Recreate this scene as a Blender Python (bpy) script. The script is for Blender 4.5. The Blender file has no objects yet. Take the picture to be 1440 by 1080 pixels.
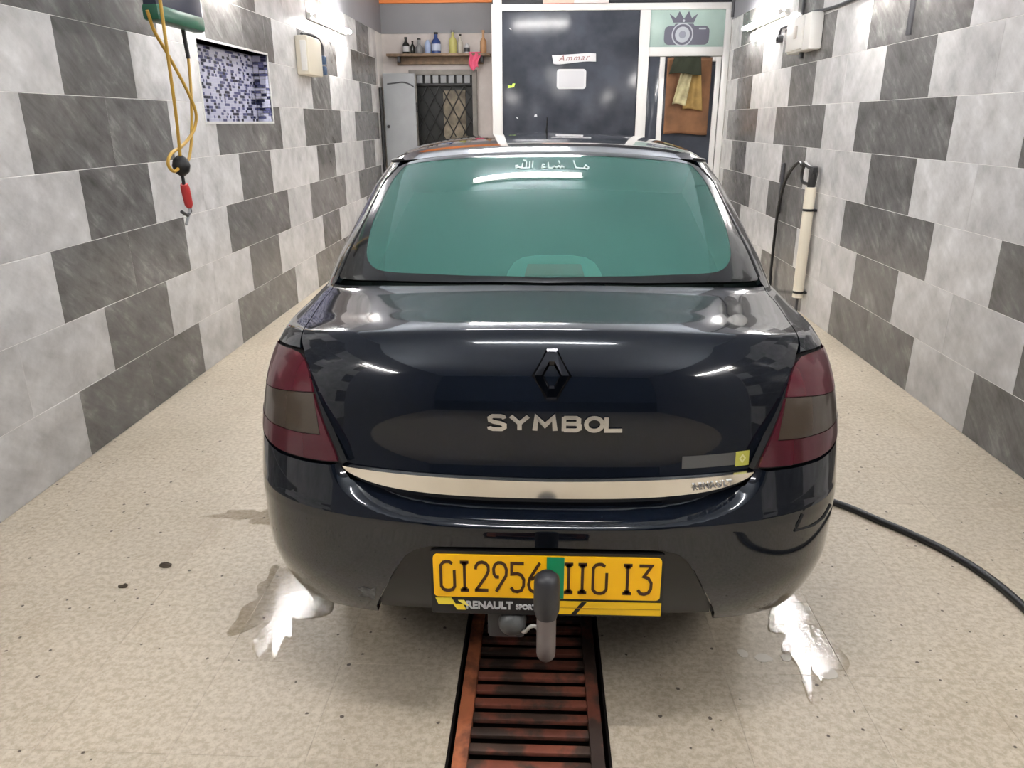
import bpy, bmesh, math, random
import numpy as np
from mathutils import Matrix, Vector
from mathutils.geometry import delaunay_2d_cdt

random.seed(7)
SC = bpy.context.scene
COL = SC.collection

# ------------------------------------------------------------------ camera
CAM_H = 1.481
yaw, pitch, roll = math.radians(2.381), math.radians(19.188), math.radians(-0.19)
fwd = Vector((-math.sin(yaw)*math.cos(pitch), math.cos(yaw)*math.cos(pitch), -math.sin(pitch)))
rgt = Vector((math.cos(yaw), math.sin(yaw), 0)); upv = rgt.cross(fwd)
r2 = rgt*math.cos(roll)+upv*math.sin(roll); u2 = upv*math.cos(roll)-rgt*math.sin(roll)
cd = bpy.data.cameras.new('camera'); cam = bpy.data.objects.new('camera', cd); COL.objects.link(cam)
cd.sensor_fit = 'HORIZONTAL'; cd.sensor_width = 36.0; cd.lens = 1059.14/1440*36.0
cd.clip_start = 0.02; cd.clip_end = 100
M = Matrix(((r2.x, u2.x, -fwd.x), (r2.y, u2.y, -fwd.y), (r2.z, u2.z, -fwd.z))).to_4x4()
M.translation = (0, 0, CAM_H); cam.matrix_world = M
SC.camera = cam

# ------------------------------------------------------------------ world, exposure
W = bpy.data.worlds.new('night'); SC.world = W; W.use_nodes = True
W.node_tree.nodes['Background'].inputs[0].default_value = (0.035, 0.045, 0.065, 1)
W.node_tree.nodes['Background'].inputs[1].default_value = 0.25
SC.view_settings.view_transform = 'Standard'; SC.view_settings.look = 'None'
SC.view_settings.gamma = 1.0; SC.view_settings.use_curve_mapping = False
SC.view_settings.exposure = 1.75
TUBE_POWER = 60.0          # emission of the fluorescent tubes

# ------------------------------------------------------------------ materials
def nmat(name):
    m = bpy.data.materials.new(name); m.use_nodes = True
    return m, m.node_tree.nodes, m.node_tree.links, m.node_tree.nodes['Principled BSDF']
def simple(name, col, rough=.5, metal=0., coat=0., spec=.5, bump=0., bscale=60., var=0., vscale=8.):
    m, N, L, P = nmat(name)
    P.inputs['Base Color'].default_value = (*col, 1); P.inputs['Roughness'].default_value = rough
    P.inputs['Metallic'].default_value = metal; P.inputs['Coat Weight'].default_value = coat
    P.inputs['Coat Roughness'].default_value = .05; P.inputs['Specular IOR Level'].default_value = spec
    if bump or var:
        tc = N.new('ShaderNodeTexCoord')
    if var:
        nz = N.new('ShaderNodeTexNoise'); nz.inputs['Scale'].default_value = vscale; nz.inputs['Detail'].default_value = 6
        L.new(tc.outputs['Object'], nz.inputs['Vector'])
        mx = N.new('ShaderNodeMix'); mx.data_type = 'RGBA'
        mx.inputs['A'].default_value = (*[c*(1-var) for c in col], 1); mx.inputs['B'].default_value = (*[min(1, c*(1+var)) for c in col], 1)
        rp = N.new('ShaderNodeMapRange'); rp.inputs[1].default_value = .3; rp.inputs[2].default_value = .7
        L.new(nz.outputs['Fac'], rp.inputs[0]); L.new(rp.outputs[0], mx.inputs['Factor']); L.new(mx.outputs['Result'], P.inputs['Base Color'])
    if bump:
        nb = N.new('ShaderNodeTexNoise'); nb.inputs['Scale'].default_value = bscale; nb.inputs['Detail'].default_value = 4
        L.new(tc.outputs['Object'], nb.inputs['Vector'])
        b = N.new('ShaderNodeBump'); b.inputs['Strength'].default_value = bump; b.inputs['Distance'].default_value = .01
        L.new(nb.outputs['Fac'], b.inputs['Height']); L.new(b.outputs[0], P.inputs['Normal'])
    return m
def emit(name, col, s):
    m, N, L, P = nmat(name); P.inputs['Base Color'].default_value = (.9, .9, .9, 1)
    P.inputs['Emission Color'].default_value = (*col, 1); P.inputs['Emission Strength'].default_value = s
    return m
def ramp(N, stops):
    r = N.new('ShaderNodeValToRGB'); e = r.color_ramp.elements
    while len(e) < len(stops): e.new(.5)
    for k, (p, c) in enumerate(stops):
        e[k].position = p; e[k].color = (*c, 1) if len(c) == 3 else c
    return r
def marble(name, stops, streak, rough, slant=38):
    """stone-look tile: cloudy noise plus slanted streaks, offset per tile"""
    m, N, L, P = nmat(name)
    geo = N.new('ShaderNodeNewGeometry'); oi = N.new('ShaderNodeObjectInfo')
    mp = N.new('ShaderNodeMapping'); mp.inputs['Rotation'].default_value = (math.radians(slant), 0, 0)
    ad = N.new('ShaderNodeVectorMath'); ad.operation = 'ADD'
    sc = N.new('ShaderNodeVectorMath'); sc.operation = 'SCALE'; sc.inputs['Scale'].default_value = 37.
    cx = N.new('ShaderNodeCombineXYZ')
    L.new(oi.outputs['Random'], cx.inputs[0]); L.new(oi.outputs['Random'], cx.inputs[1]); L.new(cx.outputs[0], sc.inputs[0])
    L.new(geo.outputs['Position'], mp.inputs['Vector']); L.new(mp.outputs[0], ad.inputs[0]); L.new(sc.outputs[0], ad.inputs[1])
    n1 = N.new('ShaderNodeTexNoise'); n1.inputs['Scale'].default_value = 6.0; n1.inputs['Detail'].default_value = 8; n1.inputs['Roughness'].default_value = .62
    L.new(ad.outputs[0], n1.inputs['Vector'])
    st = N.new('ShaderNodeMapping'); st.inputs['Scale'].default_value = (5., 4., 17.)
    L.new(ad.outputs[0], st.inputs['Vector'])
    n2 = N.new('ShaderNodeTexNoise'); n2.inputs['Scale'].default_value = 1.; n2.inputs['Detail'].default_value = 9; n2.inputs['Roughness'].default_value = .68; n2.inputs['Distortion'].default_value = .5
    L.new(st.outputs[0], n2.inputs['Vector'])
    mx = N.new('ShaderNodeMix'); mx.data_type = 'FLOAT'; mx.inputs['Factor'].default_value = streak
    L.new(n1.outputs['Fac'], mx.inputs['A']); L.new(n2.outputs['Fac'], mx.inputs['B'])
    r = ramp(N, stops); L.new(mx.outputs['Result'], r.inputs[0])
    hs = N.new('ShaderNodeHueSaturation'); vr = N.new('ShaderNodeMapRange'); vr.inputs[3].default_value = .93; vr.inputs[4].default_value = 1.06
    L.new(oi.outputs['Random'], vr.inputs[0]); L.new(vr.outputs[0], hs.inputs['Value']); L.new(r.outputs[0], hs.inputs['Color'])
    L.new(hs.outputs[0], P.inputs['Base Color'])
    P.inputs['Roughness'].default_value = rough
    b = N.new('ShaderNodeBump'); b.inputs['Strength'].default_value = .12; b.inputs['Distance'].default_value = .004
    L.new(n2.outputs['Fac'], b.inputs['Height']); L.new(b.outputs[0], P.inputs['Normal'])
    return m
def terrazzo():
    m, N, L, P = nmat('terrazzo')
    geo = N.new('ShaderNodeNewGeometry'); oi = N.new('ShaderNodeObjectInfo')
    def noise(s, d, ro=.6):
        n = N.new('ShaderNodeTexNoise'); n.inputs['Scale'].default_value = s; n.inputs['Detail'].default_value = d; n.inputs['Roughness'].default_value = ro
        L.new(geo.outputs['Position'], n.inputs['Vector']); return n
    def mix(a, b, fac):
        x = N.new('ShaderNodeMix'); x.data_type = 'RGBA'
        L.new(fac, x.inputs['Factor'])
        for s, v in (('A', a), ('B', b)):
            if isinstance(v, tuple): x.inputs[s].default_value = (*v, 1)
            else: L.new(v, x.inputs[s])
        return x.outputs['Result']
    big = noise(2.2, 5); r1 = ramp(N, [(.3, (.41, .350, .250)), (.5, (.49, .420, .315)), (.7, (.55, .475, .370))]); L.new(big.outputs['Fac'], r1.inputs[0])
    mid = noise(52, 5, .7); r2_ = ramp(N, [(.40, (0, 0, 0)), (.60, (1, 1, 1))]); L.new(mid.outputs['Fac'], r2_.inputs[0])
    c = mix((.385, .315, .225), (.66, .585, .48), r2_.outputs[0])
    x = N.new('ShaderNodeMix'); x.data_type = 'RGBA'; x.inputs['Factor'].default_value = .55
    L.new(r1.outputs[0], x.inputs['A']); L.new(c, x.inputs['B']); c = x.outputs['Result']
    # dark chips, sparse
    vo = N.new('ShaderNodeTexVoronoi'); vo.inputs['Scale'].default_value = 31; L.new(geo.outputs['Position'], vo.inputs['Vector'])
    sep = N.new('ShaderNodeSeparateColor'); L.new(vo.outputs['Color'], sep.inputs[0])
    sz = N.new('ShaderNodeMapRange'); sz.inputs[1].default_value = .40; sz.inputs[2].default_value = 1.; sz.inputs[3].default_value = 0; sz.inputs[4].default_value = .33
    L.new(sep.outputs[0], sz.inputs[0])
    jn = noise(95, 3); ja = N.new('ShaderNodeMath'); ja.operation = 'MULTIPLY_ADD'; ja.inputs[1].default_value = .30; L.new(jn.outputs['Fac'], ja.inputs[0]); L.new(vo.outputs['Distance'], ja.inputs[2])
    sb = N.new('ShaderNodeMath'); sb.operation = 'SUBTRACT'; L.new(ja.outputs[0], sb.inputs[1]); L.new(sz.outputs[0], sb.inputs[0])
    gt = N.new('ShaderNodeMapRange'); gt.inputs[1].default_value = -.03; gt.inputs[2].default_value = .02; L.new(sb.outputs[0], gt.inputs[0])
    c = mix(c, (.10, .075, .055), gt.outputs[0])
    # faint brown stains
    s1 = noise(3.4, 6, .7); rs = ramp(N, [(.56, (0, 0, 0)), (.78, (.55, .55, .55))]); L.new(s1.outputs['Fac'], rs.inputs[0])
    c = mix(c, (.33, .25, .17), rs.outputs[0])
    hs = N.new('ShaderNodeHueSaturation'); vr = N.new('ShaderNodeMapRange'); vr.inputs[3].default_value = .965; vr.inputs[4].default_value = 1.03
    L.new(oi.outputs['Random'], vr.inputs[0]); L.new(vr.outputs[0], hs.inputs['Value']); L.new(c, hs.inputs['Color'])
    L.new(hs.outputs[0], P.inputs['Base Color'])
    rr = N.new('ShaderNodeMapRange'); rr.inputs[3].default_value = .30; rr.inputs[4].default_value = .6; L.new(big.outputs['Fac'], rr.inputs[0]); L.new(rr.outputs[0], P.inputs['Roughness'])
    b = N.new('ShaderNodeBump'); b.inputs['Strength'].default_value = .15; b.inputs['Distance'].default_value = .003
    L.new(mid.outputs['Fac'], b.inputs['Height']); L.new(b.outputs[0], P.inputs['Normal'])
    return m
def rust(name, base, red, grey, seed):
    m, N, L, P = nmat(name)
    geo = N.new('ShaderNodeNewGeometry'); oi = N.new('ShaderNodeObjectInfo')
    n = N.new('ShaderNodeTexNoise'); n.noise_dimensions = '4D'; n.inputs['Scale'].default_value = 11; n.inputs['Detail'].default_value = 7; n.inputs['W'].default_value = seed
    L.new(geo.outputs['Position'], n.inputs['Vector'])
    r = ramp(N, [(.30, base), (.46, [c*1.5 for c in base]), (.55, red), (.68, [c*.8 for c in red]), (.80, grey)])
    L.new(n.outputs['Fac'], r.inputs[0])
    hs = N.new('ShaderNodeHueSaturation'); vr = N.new('ShaderNodeMapRange'); vr.inputs[3].default_value = .6; vr.inputs[4].default_value = 1.25
    L.new(oi.outputs['Random'], vr.inputs[0]); L.new(vr.outputs[0], hs.inputs['Value']); L.new(r.outputs[0], hs.inputs['Color'])
    L.new(hs.outputs[0], P.inputs['Base Color']); P.inputs['Roughness'].default_value = .5
    b = N.new('ShaderNodeBump'); b.inputs['Strength'].default_value = .5; b.inputs['Distance'].default_value = .004
    L.new(n.outputs['Fac'], b.inputs['Height']); L.new(b.outputs[0], P.inputs['Normal'])
    return m
def film(name, ior, tint, rough, bump, bscale):
    """thin clear film: mostly see-through, mirrors at grazing angles"""
    m, N, L, P = nmat(name); N.remove(P); out = N['Material Output']
    tr = N.new('ShaderNodeBsdfTransparent'); tr.inputs[0].default_value = (*tint, 1)
    gl = N.new('ShaderNodeBsdfGlossy'); gl.inputs['Roughness'].default_value = rough
    fr = N.new('ShaderNodeFresnel'); fr.inputs[0].default_value = ior
    mx = N.new('ShaderNodeMixShader'); L.new(fr.outputs[0], mx.inputs[0]); L.new(tr.outputs[0], mx.inputs[1]); L.new(gl.outputs[0], mx.inputs[2]); L.new(mx.outputs[0], out.inputs[0])
    if bump:
        geo = N.new('ShaderNodeNewGeometry'); n = N.new('ShaderNodeTexNoise'); n.inputs['Scale'].default_value = bscale; n.inputs['Detail'].default_value = 5
        L.new(geo.outputs['Position'], n.inputs['Vector'])
        b = N.new('ShaderNodeBump'); b.inputs['Strength'].default_value = bump; b.inputs['Distance'].default_value = .004
        L.new(n.outputs['Fac'], b.inputs['Height']); L.new(b.outputs[0], gl.inputs['Normal']); L.new(b.outputs[0], fr.inputs['Normal'])
    return m
def tinted(name, col, clear, rough=.03, grain=0.):
    """window with coloured film: coloured coat over a partly clear pane"""
    m, N, L, P = nmat(name); out = N['Material Output']
    P.inputs['Base Color'].default_value = (*col, 1); P.inputs['Roughness'].default_value = .6; P.inputs['Specular IOR Level'].default_value = .05; P.inputs['Coat Weight'].default_value = 1; P.inputs['Coat Roughness'].default_value = rough
    tr = N.new('ShaderNodeBsdfTransparent'); tr.inputs[0].default_value = (.5, .75, .68, 1)
    mx = N.new('ShaderNodeMixShader'); mx.inputs[0].default_value = clear
    L.new(P.outputs[0], mx.inputs[1]); L.new(tr.outputs[0], mx.inputs[2]); L.new(mx.outputs[0], out.inputs[0])
    return m
LSTOPS = [(.30, (.40, .39, .382)), (.45, (.53, .52, .512)), (.57, (.635, .625, .618)), (.70, (.77, .762, .757))]
DSTOPS = [(.30, (.07, .067, .063)), (.44, (.125, .12, .116)), (.54, (.165, .16, .155)), (.62, (.24, .232, .225)), (.72, (.42, .41, .40))]
STONE = {s_: (marble('light_stone_tile', LSTOPS, .3, .22, s_), marble('dark_stone_tile', DSTOPS, .55, .2, s_)) for s_ in (38, -38)}   # veins slant one way on each wall
M_GROUT = simple('grout', (.74, .72, .69), .8)
M_FGROUT = simple('floor_grout', (.42, .36, .28), .85)
M_TERR = terrazzo()
M_PAINT = simple('grey_wall_paint', (.23, .23, .245), .6, var=.06, vscale=3)
M_CEIL = simple('ceiling_paint', (.50, .55, .62), .8, var=.05, vscale=2)
M_ORANGE = simple('orange_paint', (.80, .24, .05), .5)
M_PLASTER = simple('pale_plaster', (.58, .53, .50), .7, var=.10, vscale=5, bump=.1)
M_WHITE = simple('white_frame', (.60, .59, .57), .3)
M_WPLASTIC = simple('white_plastic', (.78, .76, .72), .35)
M_CREAM = simple('cream_plastic', (.72, .66, .54), .4)
M_BLACK = simple('black_rubber', (.012, .012, .013), .45)
M_DGREY = simple('dark_grey_plastic', (.045, .045, .05), .45)
M_MGREY = simple('mid_grey_metal', (.30, .31, .32), .45, var=.08, vscale=4)
M_TUBE = emit('fluorescent_tube', (1., .97, .94), TUBE_POWER)
M_YELLOW = simple('yellow_cord', (.50, .30, .04), .45)
M_RED = simple('red_plastic', (.55, .05, .05), .4)
M_GREEN = simple('green_plastic', (.012, .10, .055), .35)
M_NAVY = simple('navy_plastic', (.02, .025, .05), .35)
M_WOOD = simple('brown_wood', (.22, .15, .095), .6, var=.3, vscale=14)
M_DARKGLASS = simple('dark_pane', (.040, .044, .055), .16, spec=.22, var=.4, vscale=3)
M_PALEPANE = simple('pale_green_pane', (.33, .43, .39), .25, var=.12, vscale=2.5)
M_LOGO = simple('logo_print', (.075, .075, .105), .5)
M_LOGO2 = simple('logo_print_pale', (.36, .38, .42), .5)
M_PAPER = simple('white_paper', (.52, .52, .53), .6)
M_INK = simple('faded_red_ink', (.22, .09, .08), .6)

# ------------------------------------------------------------------ mesh helpers
class MB:
    def __init__(s): s.v = []; s.f = []; s.sm = []
    def add(s, vs, fs, smooth=False):
        o = len(s.v); s.v += [tuple(map(float, v)) for v in vs]
        for f in fs: s.f.append(tuple(i+o for i in f)); s.sm.append(smooth)
        return s
    def box(s, x0, x1, y0, y1, z0, z1):
        vs = [(x, y, z) for z in (z0, z1) for y in (y0, y1) for x in (x0, x1)]
        return s.add(vs, [(0, 2, 3, 1), (4, 5, 7, 6), (0, 1, 5, 4), (2, 6, 7, 3), (0, 4, 6, 2), (1, 3, 7, 5)])
    def bbox(s, x0, x1, y0, y1, z0, z1, b=.004):
        """box with chamfered edges"""
        bm = bmesh.new(); bmesh.ops.create_cube(bm, size=1)
        for v in bm.verts: v.co = Vector(((x0+x1)/2+v.co.x*(x1-x0), (y0+y1)/2+v.co.y*(y1-y0), (z0+z1)/2+v.co.z*(z1-z0)))
        bmesh.ops.bevel(bm, geom=bm.edges[:], offset=b, segments=2, affect='EDGES', profile=.5)
        bm.verts.index_update(); s.add([v.co for v in bm.verts], [[v.index for v in f.verts] for f in bm.faces], True); bm.free(); return s
    def tube(s, path, r, n=10, cap=True, closed=False):
        P = [Vector(p) for p in path]; rs = r if isinstance(r, (list, tuple)) else [r]*len(P)
        vs = []; up = Vector((0, 0, 1)); prev = None
        for i, p in enumerate(P):
            a = P[i-1] if (i > 0 or closed) else p; b = P[(i+1) % len(P)] if (i < len(P)-1 or closed) else p
            t = (b-a).normalized()
            if prev is None:
                q = up if abs(t.z) < .9 else Vector((1, 0, 0)); nn = (q-t*q.dot(t)).normalized()
            else: nn = (prev-t*prev.dot(t)).normalized()
            prev = nn; bb = t.cross(nn)
            for k in range(n):
                th = 2*math.pi*k/n; vs.append(p+(nn*math.cos(th)+bb*math.sin(th))*rs[i])
        fs = []; m = len(P)
        for i in range(m if closed else m-1):
            for k in range(n):
                a = i*n+k; b = i*n+(k+1) % n; c = ((i+1) % m)*n+(k+1) % n; d = ((i+1) % m)*n+k; fs.append((a, b, c, d))
        if cap and not closed: fs += [tuple(range(n-1, -1, -1)), tuple(range((m-1)*n, m*n))]
        return s.add(vs, fs, True)
    def lathe(s, prof, c=(0, 0, 0), n=16, axis='z'):
        vs = []; fs = []
        for r, h in prof:
            for k in range(n):
                th = 2*math.pi*k/n; a, b = r*math.cos(th), r*math.sin(th)
                p = {'z': (a, b, h), 'y': (a, h, -b), 'x': (h, a, b)}[axis]; vs.append((p[0]+c[0], p[1]+c[1], p[2]+c[2]))
        for i in range(len(prof)-1):
            for k in range(n): fs.append((i*n+k, i*n+(k+1) % n, (i+1)*n+(k+1) % n, (i+1)*n+k))
        fs += [tuple(range(n-1, -1, -1)), tuple(range((len(prof)-1)*n, len(prof)*n))]
        return s.add(vs, fs, True)
    def prism(s, pts, fn0, fn1):
        """closed outline pts mapped through fn0 (back) and fn1 (front)"""
        n = len(pts); vs = [fn0(p) for p in pts]+[fn1(p) for p in pts]
        fs = [tuple(range(n-1, -1, -1)), tuple(range(n, 2*n))]+[(k, (k+1) % n, n+(k+1) % n, n+k) for k in range(n)]
        return s.add(vs, fs)
    def build(s, name, mat, parent=None, fixn=True):
        me = bpy.data.meshes.new(name); me.from_pydata(s.v, [], s.f); me.update()
        if fixn:
            bm = bmesh.new(); bm.from_mesh(me); bmesh.ops.recalc_face_normals(bm, faces=bm.faces[:]); bm.to_mesh(me); bm.free()
        for p, q in zip(me.polygons, s.sm): p.use_smooth = q
        if any(s.sm):
            try: me.set_sharp_from_angle(angle=math.radians(42))
            except Exception: pass
        o = bpy.data.objects.new(name, me); me.materials.append(mat); COL.objects.link(o)
        if parent is not None: o.parent = parent
        return o
def inst(name, me, loc, parent, scale=None):
    o = bpy.data.objects.new(name, me); COL.objects.link(o); o.location = loc; o.parent = parent
    if scale: o.scale = scale
    return o
def empty(name, loc=(0, 0, 0)):
    o = bpy.data.objects.new(name, None); COL.objects.link(o); o.location = loc; o.empty_display_size = .1
    return o
def tag(o, label=None, cat=None, group=None, kind=None):
    if label: o['label'] = label
    if cat: o['category'] = cat
    if group: o['group'] = group
    if kind: o['kind'] = kind
    return o
def bez(pts, n=8):
    """Catmull-Rom through points"""
    P = [np.array(p, float) for p in pts]; P = [2*P[0]-P[1]]+P+[2*P[-1]-P[-2]]; out = []
    for i in range(1, len(P)-2):
        for k in range(n):
            t = k/n; a, b, c, d = P[i-1], P[i], P[i+1], P[i+2]
            out.append(tuple(.5*((2*b)+(-a+c)*t+(2*a-5*b+4*c-d)*t*t+(-a+3*b-3*c+d)*t**3)))
    out.append(tuple(P[-2])); return out
def ribbon(pl, w):
    """2D stroke -> list of quads outline (mitred)"""
    P = [np.array(p, float) for p in pl]; L, R = [], []
    for i, p in enumerate(P):
        d1 = P[i]-P[i-1] if i else P[1]-P[0]; d2 = P[i+1]-P[i] if i < len(P)-1 else d1
        d1 = d1/(np.linalg.norm(d1)+1e-9); d2 = d2/(np.linalg.norm(d2)+1e-9)
        n = np.array([-(d1[1]+d2[1]), d1[0]+d2[0]]); n = n/(np.linalg.norm(n)+1e-9)
        c = max(.5, abs(n @ np.array([-d1[1], d1[0]]))); L.append(p+n*w/2/c); R.append(p-n*w/2/c)
    return L, R
def strokes(mb, polys, w, fn, depth):
    """fn(x, z, d) -> 3D point; extrude strokes by depth"""
    for pl in polys:
        L, R = ribbon(pl, w); n = len(L); vs = []
        for a, b in zip(L, R):
            vs += [fn(a[0], a[1], depth), fn(b[0], b[1], depth), fn(a[0], a[1], 0), fn(b[0], b[1], 0)]
        fs = []
        for i in range(n-1):
            q = 4*i; r = q+4; fs += [(q, r, r+1, q+1), (q, q+2, r+2, r), (q+1, r+1, r+3, q+3)]
        fs += [(0, 1, 3, 2), (4*n-4, 4*n-2, 4*n-1, 4*n-3)]
        mb.add(vs, fs)
    return mb
def text_mesh(body, size, bold=0., shear=0., space=1.):
    cu = bpy.data.curves.new('txt', 'FONT'); cu.body = body; cu.size = size; cu.offset = bold; cu.shear = shear; cu.space_character = space
    cu.extrude = .5; cu.align_x = 'CENTER'; cu.align_y = 'CENTER'; cu.resolution_u = 4
    o = bpy.data.objects.new('txt', cu); COL.objects.link(o); bpy.context.view_layer.update()
    me = bpy.data.meshes.new_from_object(o.evaluated_get(bpy.context.evaluated_depsgraph_get()))
    vs = [tuple(v.co) for v in me.vertices]; fs = [tuple(p.vertices) for p in me.polygons]
    bpy.data.objects.remove(o); bpy.data.curves.remove(cu); bpy.data.meshes.remove(me)
    return vs, fs

# ================================================================== THE ROOM
XL, XR = -2.116, 2.107
Y0, YB, YP = -3.2, 10.60, 9.45            # room mouth, alcove back wall, partition plane
ROW, PITCH, HT, ZC = .32, .633, 2.56, 3.35
NY0, NY1, NZ0, NZ1, ND = 4.904, 6.150, 1.489, 1.965, .12   # mosaic niche in the left wall
GAP = .0022
YT0 = .40                                  # tiling starts here; plain painted wall nearer the mouth
def chamfer_tile(name, axis, w, h, t=.008, c=.0014):
    """thin slab; axis 'x+' faces +x, 'x-' faces -x, 'z' faces up. Origin at the low corner of its face"""
    a = [(0, 0, -t), (w, 0, -t), (w, h, -t), (0, h, -t)]
    b = [(0, 0, -c), (w, 0, -c), (w, h, -c), (0, h, -c)]
    d = [(c, c, 0), (w-c, c, 0), (w-c, h-c, 0), (c, h-c, 0)]
    vs = a+b+d; fs = [(8, 9, 10, 11)]
    for k in range(4):
        j = (k+1) % 4; fs += [(4+k, 4+j, 8+j, 8+k), (k, j, 4+j, 4+k)]
    mp = {'x+': lambda p: (p[2], p[0], p[1]), 'x-': lambda p: (-p[2], p[0], p[1]), 'y-': lambda p: (p[0], -p[2], p[1]), 'z': lambda p: p}[axis]
    me = bpy.data.meshes.new(name); me.from_pydata([mp(p) for p in vs], [], fs if axis != 'x-' and axis != 'y-' else [f[::-1] for f in fs]); me.update()
    return me
VGAP = .0009
def tile_wall(side, X, axis, base_even, base_odd, is_dark, hole, parent, y_end):
    cache = {}
    for r in range(8):
        b = base_even if r % 2 == 0 else base_odd
        k0 = math.ceil((YT0-b)/PITCH); k = k0-1
        while b+k*PITCH < y_end:
            ya, yb_ = max(YT0, b+k*PITCH), min(y_end, b+(k+1)*PITCH); za, zb = r*ROW, (r+1)*ROW
            dark = is_dark(r, k); k += 1
            if yb_-ya < .02: continue
            rects = [(ya, yb_, za, zb)]
            if hole and not (yb_ <= hole[0] or ya >= hole[1] or zb <= hole[2] or za >= hole[3]):
                rects = []
                if ya < hole[0]: rects.append((ya, hole[0], za, zb))
                if yb_ > hole[1]: rects.append((hole[1], yb_, za, zb))
                m0, m1 = max(ya, hole[0]), min(yb_, hole[1])
                if za < hole[2]: rects.append((m0, m1, za, hole[2]))
                if zb > hole[3]: rects.append((m0, m1, hole[3], zb))
            for (p, q, s, t) in rects:
                key = (round(q-p, 3), round(t-s, 3), dark)
                if key not in cache:
                    me = chamfer_tile('wall_tile', axis, q-p-VGAP, t-s-GAP); me.materials.append(STONE[38 if axis == 'x+' else -38][1 if dark else 0]); cache[key] = me
                inst('wall_tile', cache[key], (X, p+VGAP/2, s+GAP/2), parent)
hole = (NY0, NY1, NZ0, NZ1)
m = MB(); xb = XL-.0012
m.box(xb-.25, xb, Y0, NY0, 0, HT).box(xb-.25, xb, NY1, YB+.2, 0, HT).box(xb-.25, xb, NY0, NY1, 0, NZ0).box(xb-.25, xb, NY0, NY1, NZ1, HT)
wall_left = tag(m.build('wall_left', M_GROUT), 'left wall of light and dark grey stone tiles', kind='structure')
MB().box(xb-.25, XL+.002, Y0, YB+.2, HT, ZC).box(xb-.2, XL+.002, Y0, YT0, 0, HT).build('painted_wall', M_PAINT, wall_left)
tile_wall('left', XL, 'x+', 3.164, 2.843, lambda r, k: (k % 3 != 2) if r % 2 == 0 else (k % 3 == 1), hole, wall_left, 10.22)
xb = XR+.0012
wall_right = tag(MB().box(xb, xb+.25, Y0, YB+.2, 0, HT).build('wall_right', M_GROUT), 'right wall of light and dark grey stone tiles', kind='structure')
MB().box(XR-.002, xb+.25, Y0, YB+.2, HT, ZC).box(XR-.002, xb+.2, Y0, YT0, 0, HT).build('painted_wall', M_PAINT, wall_right)
tile_wall('right', XR, 'x-', 3.574, 3.259, lambda r, k: (k % 3 != 0) if r % 2 == 0 else (k % 3 == 2), None, wall_right, YP-.02)
# back wall of the alcove
wall_back = tag(MB().box(XL-.2, XR+.2, YB, YB+.2, 0, HT).build('wall_back', M_PLASTER), 'pale plaster wall behind the shelf and hatch', kind='structure')
MB().box(XL, XR, YB-.012, YB+.2, HT, 2.91).build('grey_band', M_PAINT, wall_back)
MB().box(XL, XR, YB-.05, YB+.2, 2.91, ZC).build('orange_band', M_ORANGE, wall_back)
ceiling = tag(MB().box(XL-.2, XR+.2, Y0, YB+.2, ZC, ZC+.15).build('ceiling', M_CEIL), 'painted ceiling', kind='structure')

# ---- floor: terrazzo tiles either side of the drain
DX0, DX1 = -.226, .182
TP = .345
m = MB(); m.box(XL-.01, DX0, Y0, YB, -.12, -.0016).box(DX1, XR+.01, Y0, YB, -.12, -.0016)
floor = tag(m.build('floor', M_FGROUT), 'beige terrazzo tile floor', kind='structure')
FY0, NROW = .74, 24
fm = {}
def ftile(x0, x1, y0, y1, name='floor_tile'):
    key = (round(x1-x0, 3), round(y1-y0, 3))
    if key not in fm:
        me = chamfer_tile('floor_tile', 'z', x1-x0-.0006, y1-y0-.0006, .006, .0002); me.materials.append(M_TERR); fm[key] = me
    inst(name, fm[key], (x0+.0003, y0+.0003, 0), floor)
cols = []
x = DX0
while x > XL+.01: cols.append((max(XL, x-TP), x)); x -= TP
x = DX1
while x < XR-.01: cols.append((x, min(XR, x+TP))); x += TP
for (a, b) in cols:
    for j in range(NROW): ftile(a, b, FY0+j*TP, FY0+(j+1)*TP)
far_y = FY0+NROW*TP
m = MB()
for a, b in ((XL, DX0), (DX1, XR)): m.box(a, b, Y0, FY0, -.006, 0).box(a, b, far_y, YB, -.006, 0)
m.build('floor_slab', M_TERR, floor)
tag(MB().box(-14, 14, -16, Y0, -.2, -.01).build('ground', simple('asphalt', (.06, .06, .06), .8)), 'dark ground outside the open bay', kind='structure')

# ---- drain
drain = tag(empty('floor_drain', (0, 0, 0)), 'rusty red steel drain grate set in the floor behind the car', 'drain')
MR1 = rust('rusty_paint', (.040, .024, .018), (.21, .065, .04), (.27, .20, .165), 1.3)
MR2 = rust('rusty_paint_orange', (.10, .035, .018), (.36, .115, .05), (.30, .13, .07), 6.1)
MBLK = simple('wet_black_channel', (.010, .008, .007), .35)
DY0 = .90
m = MB(); m.box(DX0, DX0+.006, DY0, 6., -.22, -.004).box(DX1-.006, DX1, DY0, 6., -.22, -.004).box(DX0, DX1, DY0, 6., -.24, -.22).box(DX0, DX1, DY0-.01, DY0, -.22, -.004).box(DX0, DX1, 6., 6.01, -.22, -.004)
m.build('channel', MBLK, drain)
GZ = -.010
MB().bbox(DX0+.014, DX0+.052, DY0+.01, 5.98, GZ-.03, GZ, .002).build('frame_rail', MR2, drain)
MB().bbox(DX1-.050, DX1-.016, DY0+.01, 5.98, GZ-.03, GZ, .002).build('frame_rail', MR1, drain)
bar = MB().bbox(0, (DX1-.050)-(DX0+.052), 0, .027, -.014, 0, .0025)
bo = bar.build('bar', MR1, drain); bo.location = (DX0+.052, .95, GZ-.004)
k = 1
while .95+k*.0532 < 5.9:
    inst('bar', bo.data, (DX0+.052, .95+k*.0532, GZ-.004), drain); k += 1
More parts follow.
